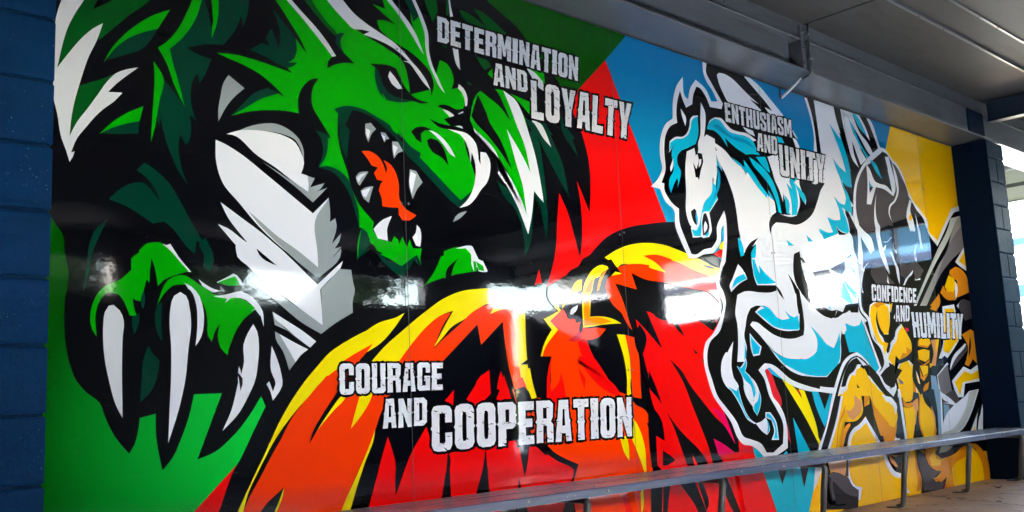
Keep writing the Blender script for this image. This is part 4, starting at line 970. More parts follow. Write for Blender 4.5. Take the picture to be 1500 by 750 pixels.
E 5570,1651! 5733,1642! 5780,1564 5874,1509! 5577,1494! 5512,1569
W 5769,1564! 5777,1504! 5748,1518!
W 5976,2449! 6030,2392 6054,2300 6089,2209 6028,2139 5916,2080! 5901,2011 5926,1977! 5890,2010 5893,2072! 5992,2124 6049,2183 6028,2286 5967,2405
E 5962,2383! 6004,2326 6043,2204 6022,2159 5897,2094!
W 5957,2362! 5988,2302 6025,2223 5982,2181! 5923,2211 5928,2232! 5977,2207! 5980,2270
E 5937,2077! 6037,2129 6136,2172! 6243,2141! 6197,2040! 6099,2010 5958,1975!
W 6032,2403! 6100,2306! 6082,2325
W 6266,2186! 6282,2156 6302,1997! 6207,1988! 6176,2049 6221,2096
A 6254,2089! 6279,2048 6232,1996! 6213,2031
W 6336,2092! 6373,2047 6383,1994! 6343,2022
W 6176,2049! 6219,2085 6265,2132! 6292,2103 6310,2030 6308,1944! 6217,1931! 6198,1998
A 6250,2072! 6275,2032! 6233,2001! 6212,2026!
W 6336,2092! 6370,2036 6385,1951 6397,1807! 6362,1810! 6362,1906 6340,2011
W 6327,1860! 6271,1771 6278,1655 6233,1569! 6304,1573! 6301,1562! 6206,1552! 6240,1643 6254,1780
W 6191,1629! 6116,1604 6034,1538 6004,1505! 6026,1507! 6095,1561 6188,1619
W 5852,1746! 5874,1747! 5905,1693 5955,1625 5948,1503! 5937,1594 5889,1672
W 5900,1816! 5913,1776 5959,1738! 5928,1746 5904,1785
E 5983,1699! 6108,1666! 6255,1707! 6379,1640! 6292,1572! 6219,1558! 6191,1629! 6061,1560! 5976,1575!
f 6986,2106! 7175,2145! 7071,2080 6965,1979 6556,1673 6256,1424 6183,1359! 6137,1357! 6668,1822 6927,2033
g 7174,2142! 7276,2134! 7230,1967 6845,1724 6695,1637 6358,1365! 6241,1361! 6570,1630 6823,1833 6962,1968 7071,2080
F 6884,1871 7076,2000 7270,2110! 7261,1982 6874,1737 6695,1637 6542,1521! 6681,1680
K 6965,1979! 6884,1871 6572,1641 6332,1448 6217,1360! 6194,1359! 6520,1627 6831,1867
W 6980,1744! 7177,1877! 7223,1846 7203,1678! 7028,1724
A 7049,1754! 7181,1843! 7216,1822 7199,1712!
a 6856,1669! 6969,1704! 7072,1693 7166,1642 7196,1507! 7038,1472 6927,1451! 6932,1518 6977,1587! 6917,1606 6834,1634!
a 6695,1539! 6734,1498! 6913,1495! 6894,1428! 6717,1432 6629,1477!
A 6819,1628! 6917,1606! 6930,1540 6886,1493! 6758,1493! 6722,1530!
W 6937,1585! 6964,1541 6907,1428! 6907,1494
a 6418,1367! 6601,1465! 6528,1371!
a 6412,1341! 6602,1470! 6610,1406 6517,1328!
W 6638,1369! 6859,1393! 6884,1295 6888,1121 6825,1077 6618,964! 6471,964! 6573,1075
A 6671,1354! 6850,1360! 6845,1153 6859,1110! 6653,1001! 6559,1022! 6609,1118
E 6935,1385! 7057,1445! 7187,1428! 7203,1293! 7034,1266!
W 7044,1445! 6950,1391 6942,1363! 6908,1384!
a 6950,1154! 7122,1199! 7224,1175! 7190,913! 7107,958! 7010,898! 6936,915! 6990,969 7038,1046
K 7110,1157! 7052,1046 7030,969! 7092,1046
W 6667,916 6983,1084! 7006,1073! 6644,874!
E 6690,906 7005,1067! 7035,1035! 6639,858!
W 6658,790! 6905,899! 7029,870! 7205,918! 7219,780! 6894,764! 6838,659! 6712,662!
A 6705,778! 6907,861! 7046,837! 7206,874! 7198,802! 6858,775! 6779,676!
N 6307,878! 6574,985! 6641,959! 6419,856 6380,795! 6320,837
N 5821,995! 5963,1000! 5967,970! 5813,961!
W 6402,835! 6610,932! 6630,917! 6423,825! 6436,691! 6413,691!
F 6413,830! 6612,922! 6628,769 6649,664! 6443,670!
b 6297,839! 6377,831! 6431,670! 6279,675!
f 6953,698! 7119,716! 7073,652! 6915,656!
t 6364,1104! 6509,1111! 6462,1022 6397,908! 6314,908! 6385,1001
A 6447,1105! 6509,1111! 6485,1064 6421,1001!
a 6142,1097! 6338,1094! 6362,1078! 6289,1042! 6132,1056!
A 6162,1112! 6343,1115! 6354,1084! 6293,1057! 6157,1067!
a 6089,970! 6115,940 6201,919! 6290,949! 6315,1021! 6299,939! 6210,909! 6106,950
A 6124,1021! 6218,1033 6320,1023! 6302,970 6229,939! 6120,960!
A 6126,912! 6268,909! 6249,853! 6169,834! 6146,879
a 6117,900! 6156,829! 6253,848! 6171,798! 6120,819!
a 6154,748 6262,792! 6229,737! 6139,714!
A 6296,929! 6364,918! 6299,893!
t 5914,1070! 6019,1050! 5976,1010! 5930,1000 5865,1000! 5893,1030
W 5873,1223! 5782,1152 5761,1103! 5704,1083! 5690,1024! 5637,1000! 5641,942! 5727,908! 5687,961 5710,1019 5734,1078! 5790,1093! 5801,1143! 5872,1169!
A 5872,1216! 5928,1180 6015,1081 6018,1045! 5971,1035! 5914,1070! 5938,1035 5920,1005! 5853,1040 5809,1084! 5818,1030 5790,1000! 5725,1039! 5741,971 5728,913! 5664,952 5654,1000! 5700,1019! 5717,1076! 5780,1096! 5791,1146! 5847,1156!
a 6019,1050! 5976,1010! 5931,1005! 5937,1030!
a 5798,990! 5865,1000! 5850,1030!
M 5953,1190! 6007,1186! 6013,1166! 5979,1162!
W 5740,825 5793,922 5876,956! 5962,951! 6038,900 6080,840 6119,679! 5709,691! 5756,757
A 5752,835 5802,912 5875,951! 5950,946! 6000,881 6025,751 5964,684! 5751,690! 5753,748
W 5793,873! 5765,825 5783,786! 5842,790! 5803,781! 5765,796!
A 5971,941! 6036,890 6075,820 6108,680! 6041,682! 6034,791
a 6000,881! 6027,761 6019,682! 5964,684!
N 6073,720! 6290,720! 6302,674! 6074,681!
A 5726,1323 5758,1374! 5751,1295 5717,1235!
a 5710,1254! 5725,1205 5697,1146! 5686,1146!
W 5798,1266 5823,1287! 5797,1217! 5782,1216!
W 5454,1339! 5519,1363! 5754,1354! 5748,1235 5682,1126! 5581,1135! 5642,1039! 5594,1009! 5492,1095 5432,1190 5429,1285
A 5462,1329! 5527,1354 5631,1364! 5728,1333! 5727,1235 5699,1156 5652,1131! 5585,1154 5555,1202 5547,1308! 5521,1230 5540,1134 5624,1053! 5564,1057 5494,1105 5452,1190 5441,1276
a 5474,1339! 5590,1363 5713,1357! 5627,1345 5554,1318! 5523,1336
K 5551,1313! 5547,1240 5571,1183 5622,1135! 5684,1136! 5688,1107! 5615,1101! 5544,1153 5521,1230
A 5753,1349! 5799,1366! 5762,1295!
A 5591,1086! 5670,1073! 5642,1039 5599,985! 5584,1038
W 5574,1057! 5580,1019 5588,933! 5576,971
K 5743,1304! 5795,1256 5911,1199! 5690,1068! 5684,1136 5723,1215
K 5642,1039! 5670,981 5738,913! 5792,961 5865,1000! 5745,942 5567,885 5498,848! 5603,770! 5714,806 5838,882! 5736,903!
W 5562,771! 5615,780 5652,808! 5631,760!
W 5285,860! 5322,850 5498,754 5591,718! 5689,788! 5672,711! 5566,695! 5490,716
A 5159,889 5211,916! 5272,888 5301,842 5423,774 5486,698! 4959,713! 5012,801 5077,854
W 4959,713! 5025,819 5069,859 5129,881 5185,926! 5241,925! 5219,907 5169,894! 5142,853! 5097,858! 5029,792 4989,730
a 5201,729! 5300,745! 5310,703! 5206,706!
K 5150,798! 5189,761 5215,706! 5187,706! 5159,753
K 5253,888! 5303,851 5297,823! 5264,851
K 4943,722! 4864,724! 4743,546 4612,382! 4703,377! 4839,550
W 4925,723! 4961,722! 4860,567 4718,381! 4678,377! 4827,560
A 4966,748! 5153,771 5299,740! 5421,765! 5568,705 5684,673! 5690,606 5652,531! 5575,554 5464,596 5395,645 5343,674 5322,712! 5255,714! 5217,623 5150,572! 5039,568! 4976,615 4977,668! 4891,548 4789,380! 4713,381! 4872,584
a 4977,668! 4947,607 4895,565 4806,379! 4793,380! 4877,566 4944,634
t 4979,632! 5031,622! 5095,664 5087,718! 5124,717! 5198,670! 5178,616 5115,582 5056,563! 4997,587
A 4983,650! 5032,626! 5093,655! 5096,718 5056,746! 4993,703
a 5236,714! 5322,712! 5285,676 5238,632! 5223,651
W 5490,716! 5588,704 5663,673 5705,629! 5658,650 5620,665! 5566,648! 5569,620! 5547,658
a 5343,674! 5442,587 5569,526! 5634,542! 5554,461! 5648,513! 5655,456 5600,393! 5457,383! 5402,496 5348,563! 5377,562!
A 5541,583! 5644,589! 5652,531 5556,470! 5527,476! 5575,507! 5531,537
K 5198,715! 5236,714! 5225,641! 5301,657! 5312,712! 5341,665 5416,560! 5345,591! 5420,486 5459,392! 5398,386! 5319,473 5257,540 5227,578! 5143,536 5064,509 5003,481 4957,431 4931,389! 4861,389! 4916,494 4946,554! 5017,551 5130,564 5195,606
a 5007,543! 4959,532 4895,478 4843,385! 4886,383! 4938,467 5013,529!
W 5226,573! 5289,511 5408,386! 5368,384! 5228,537! 5136,501 5057,478 5004,437 4983,376! 4947,379! 4982,464 5045,505 5142,532
A 5228,537! 5368,384! 5331,345! 4981,368! 5004,437 5057,478 5136,501
W 4984,385! 4941,214 4975,159 5086,121! 5043,49! 5013,52! 5038,110! 4956,152 4924,189 4951,379!
K 4669,236 4731,252! 4880,219 4921,198 4956,152 5038,110! 5005,-8! 4590,35! 4627,189
E 4669,236! 4739,252! 4880,219 4912,199 4956,152 5038,110! 5029,67! 4892,98 4751,179
E 4709,225! 4744,230! 4714,165 4732,79! 4700,91! 4691,175
t 4684,319! 4907,312! 4880,215! 4773,249 4691,264!
K 4914,390! 4958,387! 4922,207! 4880,215! 4916,311
W 4649,221 4670,245! 4629,156 4619,57! 4594,60! 4621,157
W 4552,279! 4587,293! 4608,270 4611,241! 4596,250
A 4474,113! 4581,260! 4604,250! 4552,97!
A 5008,366! 5388,341! 5446,246 5531,175 5642,129! 5624,47! 5061,47! 5086,121! 4975,159! 4950,213
K 5427,339! 5707,320! 5669,155! 5572,181 5486,243 5451,310
W 5408,340! 5447,337! 5490,261 5556,196 5661,165! 5654,133! 5528,166 5446,246
t 5486,335! 5687,322! 5683,303! 5595,281! 5519,305
t 5500,306! 5571,264 5621,214! 5581,217! 5511,269
N 5699,692! 5727,633 5779,401! 5645,409! 5610,439! 5670,521
A 5579,662! 5637,646! 5673,578 5646,503 5617,467! 5536,471!
a 5622,580! 5668,512 5629,429! 5564,414! 5526,425! 5538,480! 5613,495!
W 5733,748! 5774,747! 5787,573 5805,376! 5767,378! 5751,556
A 5764,748! 5967,743! 5971,693 5914,656! 5827,654! 5793,689
A 5788,621! 5881,608! 5973,630! 5964,547 5935,470 5880,376! 5801,376! 5800,554
a 5793,689! 5846,644! 5934,650 6008,683! 5953,635 5881,608! 5799,626!
t 5932,641! 6041,682! 6029,603 5977,507 5937,480! 5969,566
N 5974,723! 6059,711! 6059,661! 6019,682! 5932,641!
N 6009,594! 6032,554 6015,437! 5937,431! 5966,508
a 6078,740! 6090,700 6058,612 6040,494 6071,395! 6246,365! 6290,443 6256,494! 6263,384! 6069,383! 6024,456
A 6100,740! 6139,649 6251,565 6268,494 6226,376! 6087,384! 6042,455 6041,543
t 6240,615! 6276,574 6286,473 6270,413! 6261,514 6244,585
a 6228,656! 6280,680! 6294,644! 6260,645
N 6154,708! 6294,735! 6350,724! 6336,622 6289,533! 6258,595 6225,646
b 6317,735! 6423,732! 6407,579 6365,388! 6309,381! 6337,582
W 6425,712! 6449,711! 6400,396! 6365,388!
E 6458,680! 6679,726! 6805,585! 6633,467 6418,436! 6454,618
b 6454,618! 6548,607! 6567,449! 6422,426!
W 6430,711! 6564,666 6729,588! 6574,614 6432,629! 6553,625! 6443,670
W 6955,704! 7146,715! 6946,532 6788,433 6598,381 6367,378! 6375,408
f 6953,698! 7117,710! 6934,538 6777,439 6588,391 6381,384! 6387,409! 6574,428 6744,503 6872,594
W 6893,391! 7030,502 7198,615! 7129,379!
K 7059,511 7208,648! 7189,583 7077,478 7023,384! 6996,386!
A 6947,399! 6991,439! 6985,392!
W 7078,392! 7110,499 7178,594! 7192,593! 7136,497 7105,391!
W 5770,316! 5812,318! 5721,66 5764,25! 5723,29! 5711,86
A 5812,318! 5897,313! 5882,204 5897,88 5853,40! 5788,37 5739,50! 5726,84 5777,212
a 5900,308! 5924,201 5966,102 5925,24! 5861,27! 5897,88 5892,203
K 5930,316! 6054,278! 6092,208 6172,162 6303,132! 6225,99 6155,95! 6192,63! 6385,86! 6280,-43! 5928,-10! 5966,102 5924,201
E 5943,276! 6041,270! 6091,203 6169,153 6291,133! 6153,91! 6191,58! 6331,61! 6268,-3! 5980,24! 5977,101
a 6066,326! 6257,315! 6259,235! 6346,209! 6387,136 6390,86! 6283,55! 6183,73! 6165,90! 6247,97 6308,132! 6192,151 6092,208
A 6229,296! 6234,227! 6323,210! 6290,173! 6154,183! 6124,244!
a 6346,209! 6605,272 6866,298! 6795,229 6524,156 6478,119 6479,78 6507,0! 6291,-5! 6397,85
a 6842,304! 6994,284 7108,218 7177,128 7185,63 7163,-10! 7042,-5! 7051,116 6954,239
A 6481,129! 6621,148 6789,208 6886,277! 6974,217 7051,116 7048,-6! 6495,2!
K 6221,267! 6326,220! 6573,244 6765,304 6869,308! 6771,324 6616,313 6326,310
E 6352,228! 6549,245 6709,286! 6611,292 6336,260!
f 6290,263! 6337,310! 6592,314! 6458,272
E 5432,2176 5506,2279 5621,2375! 5720,2259 5858,2241 5979,2200! 5973,2395 5997,2448! 6082,2431 6176,2344 6245,2245 6253,2174 6184,2053! 5941,1967 5642,1892 5482,1878! 5410,1963
K 5628,2370! 5879,2467! 5977,2452! 5994,2202! 5858,2241 5719,2252!
C 5676,2417! 5746,2406 5845,2288! 5776,2321
W 5615,2375! 5651,2352 5726,2259 5780,2250 5902,2245 5984,2206! 5949,2364 5914,2472! 5987,2482! 6034,2220 5995,2179! 5852,2216 5728,2217! 5626,2076! 5560,2071! 5608,2252
K 5629,2247! 5682,2209! 5622,2159!
C 5624,2260! 5672,2212! 5637,2204!
W 5722,2163! 5686,2044 5699,1951 5727,1924 5712,1858 5734,1779 5813,1576! 5736,1685 5681,1842 5650,1930 5666,2042
W 6032,2449! 6091,2340 6092,2227 6030,2150 5919,2074 5905,2036 5929,1978! 5887,2035 5900,2080 6014,2159 6061,2223 6048,2335
K 6252,2210! 6291,2178 6525,1970! 6180,1968! 6244,2045
W 6261,2182! 6296,2172! 6254,2089 6291,2021 6301,1936! 6217,1932! 6181,2039
A 6262,2082! 6275,2034! 6236,2013! 6211,2034!
W 6335,2090! 6361,2013 6384,1915 6396,1809! 6366,1842 6346,1955
K 5834,2460! 5923,2473! 5952,2379! 5892,2329!
K 5256,917! 5356,923! 5496,832 5653,731! 5729,772! 5724,666! 5648,641! 5529,714 5402,799
W 5471,853! 5511,832 5654,738! 5713,793! 5721,765 5660,696! 5541,769
K 5501,853! 5686,878! 5756,849! 5691,765! 5644,759! 5547,796
A 5194,884! 5280,896! 5348,814 5422,758 5548,665! 5636,655! 5675,626 5689,555 5627,482! 5572,505 5418,608 5345,664 5305,747 5255,775! 5172,777!
a 5322,692! 5427,580 5584,491 5627,482! 5555,431! 5411,439! 5353,570
W 5528,707! 5642,683 5696,625 5662,570! 5644,627 5591,656
N 5746,942! 5997,999! 6020,960! 5805,927!
A 5903,1213! 5816,1153 5785,1100 5721,1060 5672,1006 5638,963! 5724,911! 5759,985! 5814,953! 5870,1006! 5939,999! 5938,1050! 6021,1021! 6027,1073 5973,1146
a 5870,1006! 5938,998! 5938,1050! 6021,1018! 5956,989 5814,953!
W 5897,1216! 5795,1157 5768,1104 5703,1063 5660,1006 5632,961! 5678,1006 5732,1055 5797,1095 5834,1151 5908,1196!
K 6085,1095! 6141,1108! 6070,786 6144,726! 6088,698! 5986,817 6020,933
N 6070,786! 6151,755! 6120,697! 6088,728"""
WORDS = [
    ('DETERMINATION', (1637, 2520), (2571, 2528), (1633, 2399), (2557, 2397), 'w', 8.5),
    ('AND', (1971, 2371), (2189, 2372), (1965, 2259), (2190, 2265), 'w', 8.1),
    ('LOYALTY', (2213, 2335), (2982, 2349), (2206, 2140), (2945, 2144), 'w', 10.4),
    ('COURAGE', (1077, 955), (1597, 957), (1077, 833), (1591, 842), 'W', 8.0),
    ('AND', (1280, 812), (1505, 812), (1276, 695), (1500, 698), 'W', 8.1),
    ('COOPERATION', (1526, 778), (2819, 778), (1521, 588), (2805, 584), 'W', 10.1),
    ('ENTHUSIASM', (3866, 2523), (4625, 2539), (3864, 2402), (4616, 2417), 'w', 6.9),
    ('AND', (4198, 2383), (4431, 2392), (4184, 2265), (4420, 2273), 'w', 7.3),
    ('UNITY', (4440, 2348), (5026, 2355), (4431, 2139), (4988, 2154), 'w', 8.2),
    ('CONFIDENCE', (5506, 1491), (6210, 1490), (5490, 1369), (6188, 1380), 'W', 5.9),
    ('AND', (5838, 1352), (6069, 1355), (5822, 1232), (6041, 1237), 'W', 6.0),
    ('HUMILITY', (6080, 1309), (7009, 1321), (6080, 1122), (6952, 1116), 'W', 8.0)]
GL={
'A':(1,[(.22,0),(.8,0),(.86,.45),(.93,.5),(.9,.56),(1,1),(.66,1),(.62,.8),(.4,.8),(.36,1),(0,1),(.1,.56),(.06,.5),(.13,.44)],[[(.45,.22),(.57,.22),(.6,.62),(.41,.62)]]),
'C':(1,[(.3,0),(.7,0),(.9,.03),(1,.12),(1,.38),(.66,.38),(.66,.18),(.38,.18),(.38,.82),(.66,.82),(.66,.6),(1,.6),(1,.88),(.9,.97),(.7,1),(.3,1),(.1,.97),(0,.86),(.02,.55),(-.05,.5),(.02,.45),(0,.14),(.1,.03)],[]),
'D':(1,[(0,0),(.75,0),(1,.12),(.98,.45),(1.05,.5),(.98,.55),(1,.88),(.75,1),(0,1),(.03,.55),(-.04,.5),(.03,.45)],[[(.4,.17),(.64,.2),(.64,.8),(.4,.83)]]),
'E':(.9,[(0,0),(1,0),(.98,.2),(.45,.2),(.45,.4),(.88,.4),(.88,.6),(.45,.6),(.45,.8),(.98,.8),(1,1),(0,1),(.03,.55),(-.05,.5),(.03,.45)],[]),
'F':(.9,[(0,0),(1,0),(.98,.2),(.45,.2),(.45,.42),(.85,.42),(.85,.62),(.45,.62),(.45,1),(0,1),(.03,.55),(-.05,.5),(.03,.45)],[]),
'G':(1,[(.18,0),(.82,0),(1,.08),(1,.36),(.66,.36),(.66,.18),(.38,.18),(.38,.82),(.66,.82),(.66,.66),(.54,.66),(.54,.48),(1,.48),(1,1),(.18,1),(0,.92),(.02,.55),(-.05,.5),(.02,.45),(0,.08)],[]),
'H':(1,[(0,0),(.38,0),(.37,.38),(.63,.38),(.62,0),(1,0),(.97,.45),(1.05,.5),(.97,.55),(1,1),(.62,1),(.63,.6),(.37,.6),(.38,1),(0,1),(.03,.55),(-.05,.5),(.03,.45)],[]),
'I':(.52,[(0,0),(1,0),(.93,.44),(1.08,.5),(.93,.56),(1,1),(0,1),(.07,.56),(-.08,.5),(.07,.44)],[]),
'L':(.85,[(0,0),(.46,0),(.44,.8),(1,.8),(1,1),(0,1),(.03,.55),(-.05,.5),(.03,.45)],[]),
'M':(1.3,[(0,0),(.34,0),(.5,.45),(.66,0),(1,0),(.98,.45),(1.04,.5),(.98,.55),(1,1),(.7,1),(.72,.4),(.58,.85),(.42,.85),(.28,.4),(.3,1),(0,1),(.02,.55),(-.04,.5),(.02,.45)],[]),
'N':(1.02,[(0,0),(.36,0),(.66,.48),(.65,0),(1,0),(.98,.45),(1.05,.5),(.98,.55),(1,1),(.68,1),(.34,.5),(.36,1),(0,1),(.03,.55),(-.05,.5),(.03,.45)],[]),
'O':(1,[(.3,0),(.7,0),(.9,.04),(1,.14),(.98,.45),(1.05,.5),(.98,.55),(1,.86),(.9,.96),(.7,1),(.3,1),(.1,.96),(0,.86),(.02,.55),(-.05,.5),(.02,.45),(0,.14),(.1,.04)],[[(.43,.18),(.57,.18),(.61,.26),(.61,.74),(.57,.82),(.43,.82),(.39,.74),(.39,.26)]]),
'P':(1,[(0,0),(.8,0),(1,.08),(.98,.26),(1.05,.31),(.98,.36),(1,.54),(.8,.62),(.44,.62),(.44,1),(0,1),(.03,.55),(-.05,.5),(.03,.45)],[[(.42,.17),(.62,.17),(.62,.46),(.42,.46)]]),
'R':(1,[(0,0),(.8,0),(1,.08),(.98,.4),(.86,.5),(1,.58),(1,1),(.64,1),(.62,.6),(.4,.6),(.4,1),(0,1),(.03,.55),(-.05,.5),(.03,.45)],[[(.4,.17),(.62,.17),(.62,.43),(.4,.43)]]),
'S':(1,[(.18,0),(.82,0),(1,.08),(1,.34),(.66,.34),(.66,.17),(.38,.17),(.38,.32),(1,.58),(1,.92),(.82,1),(.18,1),(0,.92),(0,.64),(.36,.64),(.36,.83),(.64,.83),(.64,.66),(0,.42),(0,.08)],[]),
'T':(.95,[(0,0),(1,0),(1,.2),(.72,.2),(.7,.5),(.76,.55),(.7,.6),(.72,1),(.28,1),(.3,.6),(.24,.55),(.3,.5),(.28,.2),(0,.2)],[]),
'U':(1,[(0,0),(.38,0),(.37,.82),(.63,.82),(.62,0),(1,0),(.97,.45),(1.05,.5),(.97,.55),(1,.92),(.82,1),(.18,1),(0,.92),(.03,.55),(-.05,.5),(.03,.45)],[]),
'Y':(1,[(0,0),(.38,0),(.5,.38),(.62,0),(1,0),(.72,.58),(.72,1),(.28,1),(.28,.58)],[]),
}

UMIN, UMAX, VMIN, VMAX = -74, 7181, 4, 2739      # mural edges in millimetres from x = 1.046

def smooth(pts, cor, step=16.0):
    n = len(pts)
    out = []
    P = [Vector(p) for p in pts]
    for i in range(n):
        p0, p1, p2, p3 = P[i - 1], P[i], P[(i + 1) % n], P[(i + 2) % n]
        L = (p2 - p1).length
        if L < 1e-6:
            continue
        u = (p2 - p1) / L
        def tan(a, b, c):
            la, lb = max((b - a).length, 1e-6), max((c - b).length, 1e-6)
            return ((b - a) / la * lb + (c - b) / lb * la) / (la + lb)
        c1, c2 = cor[i], cor[(i + 1) % n]
        if c1 and c2:
            out.append(tuple(p1))
            continue
        t1 = u if c1 else tan(p0, p1, p2)
        t2 = u if c2 else tan(p1, p2, p3)
        k = max(1, min(6, int(L / step)))
        for j in range(k):
            s = j / k
            q = (2*s**3 - 3*s*s + 1) * p1 + (s**3 - 2*s*s + s) * L * t1 + (3*s*s - 2*s**3) * p2 + (s**3 - s*s) * L * t2
            out.append((q.x, q.y))
    return out

def clip_rect(p, x0, x1, y0, y1):
    for ax, lim, sg in ((0, x0, 1), (0, x1, -1), (1, y0, 1), (1, y1, -1)):
        out = []
        for i in range(len(p)):
            a, b = p[i - 1], p[i]
            da, db = (a[ax] - lim) * sg, (b[ax] - lim) * sg
            if (da >= 0) != (db >= 0):
                t = da / (da - db)
                out.append((a[0] + (b[0] - a[0]) * t, a[1] + (b[1] - a[1]) * t))
            if db >= 0:
                out.append(b)
        p = out
        if len(p) < 3:
            return []
    return p

R2 = random.Random(4)

def offset(p, d):
    P = [Vector(q) for q in p]
    n = len(P)
    s = 1 if sum(P[i].x * P[(i + 1) % n].y - P[(i + 1) % n].x * P[i].y for i in range(n)) > 0 else -1
    out = []
    for i in range(n):
        a = (P[i] - P[i - 1]).normalized()
        b = (P[(i + 1) % n] - P[i]).normalized()
        na, nb = Vector((a.y, -a.x)) * s, Vector((b.y, -b.x)) * s
        m = na + nb
        m = na if m.length < .3 else m.normalized()
        out.append(P[i] + m * d / max(m.dot(na), .55))
    return out

def rough(p, amp, step):
    out = []
    n = len(p)
    for i in range(n):
        a, b = Vector(p[i]), Vector(p[(i + 1) % n])
        out.append(a + Vector((R2.uniform(-1, 1), R2.uniform(-1, 1))) * amp * .4)
        k = int((b - a).length / step)
        for j in range(1, k + 1):
            out.append(a + (b - a) * j / (k + 1) + Vector((R2.uniform(-1, 1), R2.uniform(-1, 1))) * amp)
    return [(q.x, q.y) for q in out]

def word_shapes(spec):
    word, tl, tr, bl, br, col, ol = spec
    tl, tr, bl, br = map(Vector, (tl, tr, bl, br))
    gap = .13
    ws = [GL[c][0] for c in word]
    tot = sum(ws) + gap * (len(ws) - 1)
    x = 0
    back, front = [], []
    for c, w in zip(word, ws):
        _, poly, cnt = GL[c]
        jy = R2.uniform(-.012, .012)
        def f(q):
            t = (x + q[0] * w) / tot
            a, b = tl.lerp(tr, t), bl.lerp(br, t)
            return a.lerp(b, q[1] + jy)
        p = [f(q) for q in poly]
        h = (f((.5, 0)) - f((.5, 1))).length
        back.append(('K', rough(offset(p, ol * 1.15), ol * .42, ol * 1.5)))
        front.append((col, rough(p, h * .007, h * .12)))
        for q in cnt:
            front.append(('K', rough([f(z) for z in q], h * .006, h * .2)))
        for _k in range(13 if h > 60 else 8):
            u, v = R2.uniform(.05, .85), R2.choice([R2.uniform(.03, .3), R2.uniform(.44, .58), R2.uniform(.65, .97)])
            L, an, th = R2.uniform(.06, .32), R2.uniform(-.5, .5), R2.uniform(.005, .014)
            a, b = (u, v), (u + L, v + an * L)
            m = ((a[0] + b[0]) / 2, (a[1] + b[1]) / 2)
            front.append(('K', [tuple(f(a)), tuple(f((m[0] + .02, m[1] - th))), tuple(f(b)), tuple(f((m[0] - .02, m[1] + th)))]))
        # a chip of ink that flew off the letter edge
        u = R2.choice([-.09, 1.03]); v = R2.uniform(.1, .9)
        back.append(('K', [tuple(f((u, v))), tuple(f((u + .06, v - .012))), tuple(f((u + .05, v + .03)))]))
        x += w + gap
    return back + front

parts = []      # (part name, [(colour, polygon)])
for ln in ART.split("\n"):
    if ln.startswith("@"):
        parts.append((ln[1:], None, []))
        continue
    c, *pp = ln.split()
    cor = [s.endswith("!") for s in pp]
    pts = [tuple(float(k) for k in s.rstrip("!").split(",")) for s in pp]
    parts[-1][2].append((c, smooth(pts, cor)))
for spec in WORDS:
    parts.append(("lettering", spec[0], word_shapes(spec)))

mural = empty("mural", (X0, 0, 0))
tag(mural, "glossy printed school mural of dragon, firebird, winged horse and armoured warrior", "mural")
sheet_edges = [X0 + UMIN / 1000] + SEAMS[1:-1] + [X0 + UMAX / 1000]
for a, b in zip(sheet_edges, sheet_edges[1:]):
    box("sheet", ink('K'), mural, a + .0008, b - .0008, 0.0, .009, VMIN / 1000, VMAX / 1000)

LABEL = {"backdrop": "green, red, blue and gold colour fields of the mural", "dragon": "snarling green dragon with pale belly plates and long claws",
         "phoenix": "red and orange firebird with yellow edged wings", "pegasus": "white winged horse with blue mane rearing",
         "knight": "gold armoured warrior with a raised sword"}
done = []       # bounding boxes with their ink layer
STEP = 5.5e-5
for name, word, shapes in parts:
    verts, faces, mi, mats = [], [], [], []
    for c, poly in shapes:
        poly = clip_rect(poly, UMIN, UMAX, VMIN, VMAX)
        if len(poly) < 3:
            continue
        us = [p[0] for p in poly]
        vs_ = [p[1] for p in poly]
        bb = (min(us), max(us), min(vs_), max(vs_))
        lay = 1
        for o in done:
            if o[4] >= lay and o[0] < bb[1] and o[1] > bb[0] and o[2] < bb[3] and o[3] > bb[2]:
                lay = o[4] + 1
        done.append((*bb, lay))
        area = sum(poly[i - 1][0] * poly[i][1] - poly[i][0] * poly[i - 1][1] for i in range(len(poly)))
        if area < 0:
            poly = poly[::-1]
        k = len(verts)
        y = -.0002 - lay * STEP
        verts += [(X0 + u / 1000, y, v / 1000) for u, v in poly]
        faces.append(tuple(range(k, k + len(poly))))
        if c not in mats:
            mats.append(c)
        mi.append(mats.index(c))
    me = bpy.data.meshes.new(name)
    me.from_pydata(verts, [], faces)
    for c in mats:
        me.materials.append(ink(c))
    me.polygons.foreach_set("material_index", mi)
    me.update()
    nm = {"backdrop": "colour_fields", "dragon": "dragon_print", "phoenix": "firebird_print", "pegasus": "winged_horse_print", "knight": "warrior_print"}.get(name, "lettering")
    o = bpy.data.objects.new(nm, me)
    COL.objects.link(o)
    o.parent = mural
    o.matrix_parent_inverse = Matrix.Translation(-Vector(mural.location))
    o["label"] = LABEL.get(name) or "white distressed capitals reading %s" % word
front = -.0002 - (max(d[4] for d in done) + 3) * STEP
for x in SEAMS[1:-1]:
    box("joint_strip", M_DARKSTEEL, mural, x - .0011, x + .0011, front - .0006, front, VMIN / 1000, VMAX / 1000)
rv = bmesh.new()
bmesh.ops.create_cone(rv, cap_ends=True, segments=10, radius1=.0055, radius2=.0035, depth=.0016)
bmesh.ops.rotate(rv, verts=rv.verts, matrix=Matrix.Rotation(RAD(90), 3, 'X'))
rvm = bm_mesh("rivet", rv)
rvm.materials.append(M_STEEL)
for x in SEAMS[1:-1]:
    for dx in (-.018, .018):
        for z in (.30, .92, 1.62, 2.30):
            r = bpy.data.objects.new("rivet", rvm)
            COL.objects.link(r)
            r.parent = mural
            r.matrix_parent_inverse = Matrix.Translation(-Vector(mural.location))
            r.location = (x + dx, front - .0006, z + random.uniform(-.01, .01))
print("mural layers", max(d[4] for d in done))
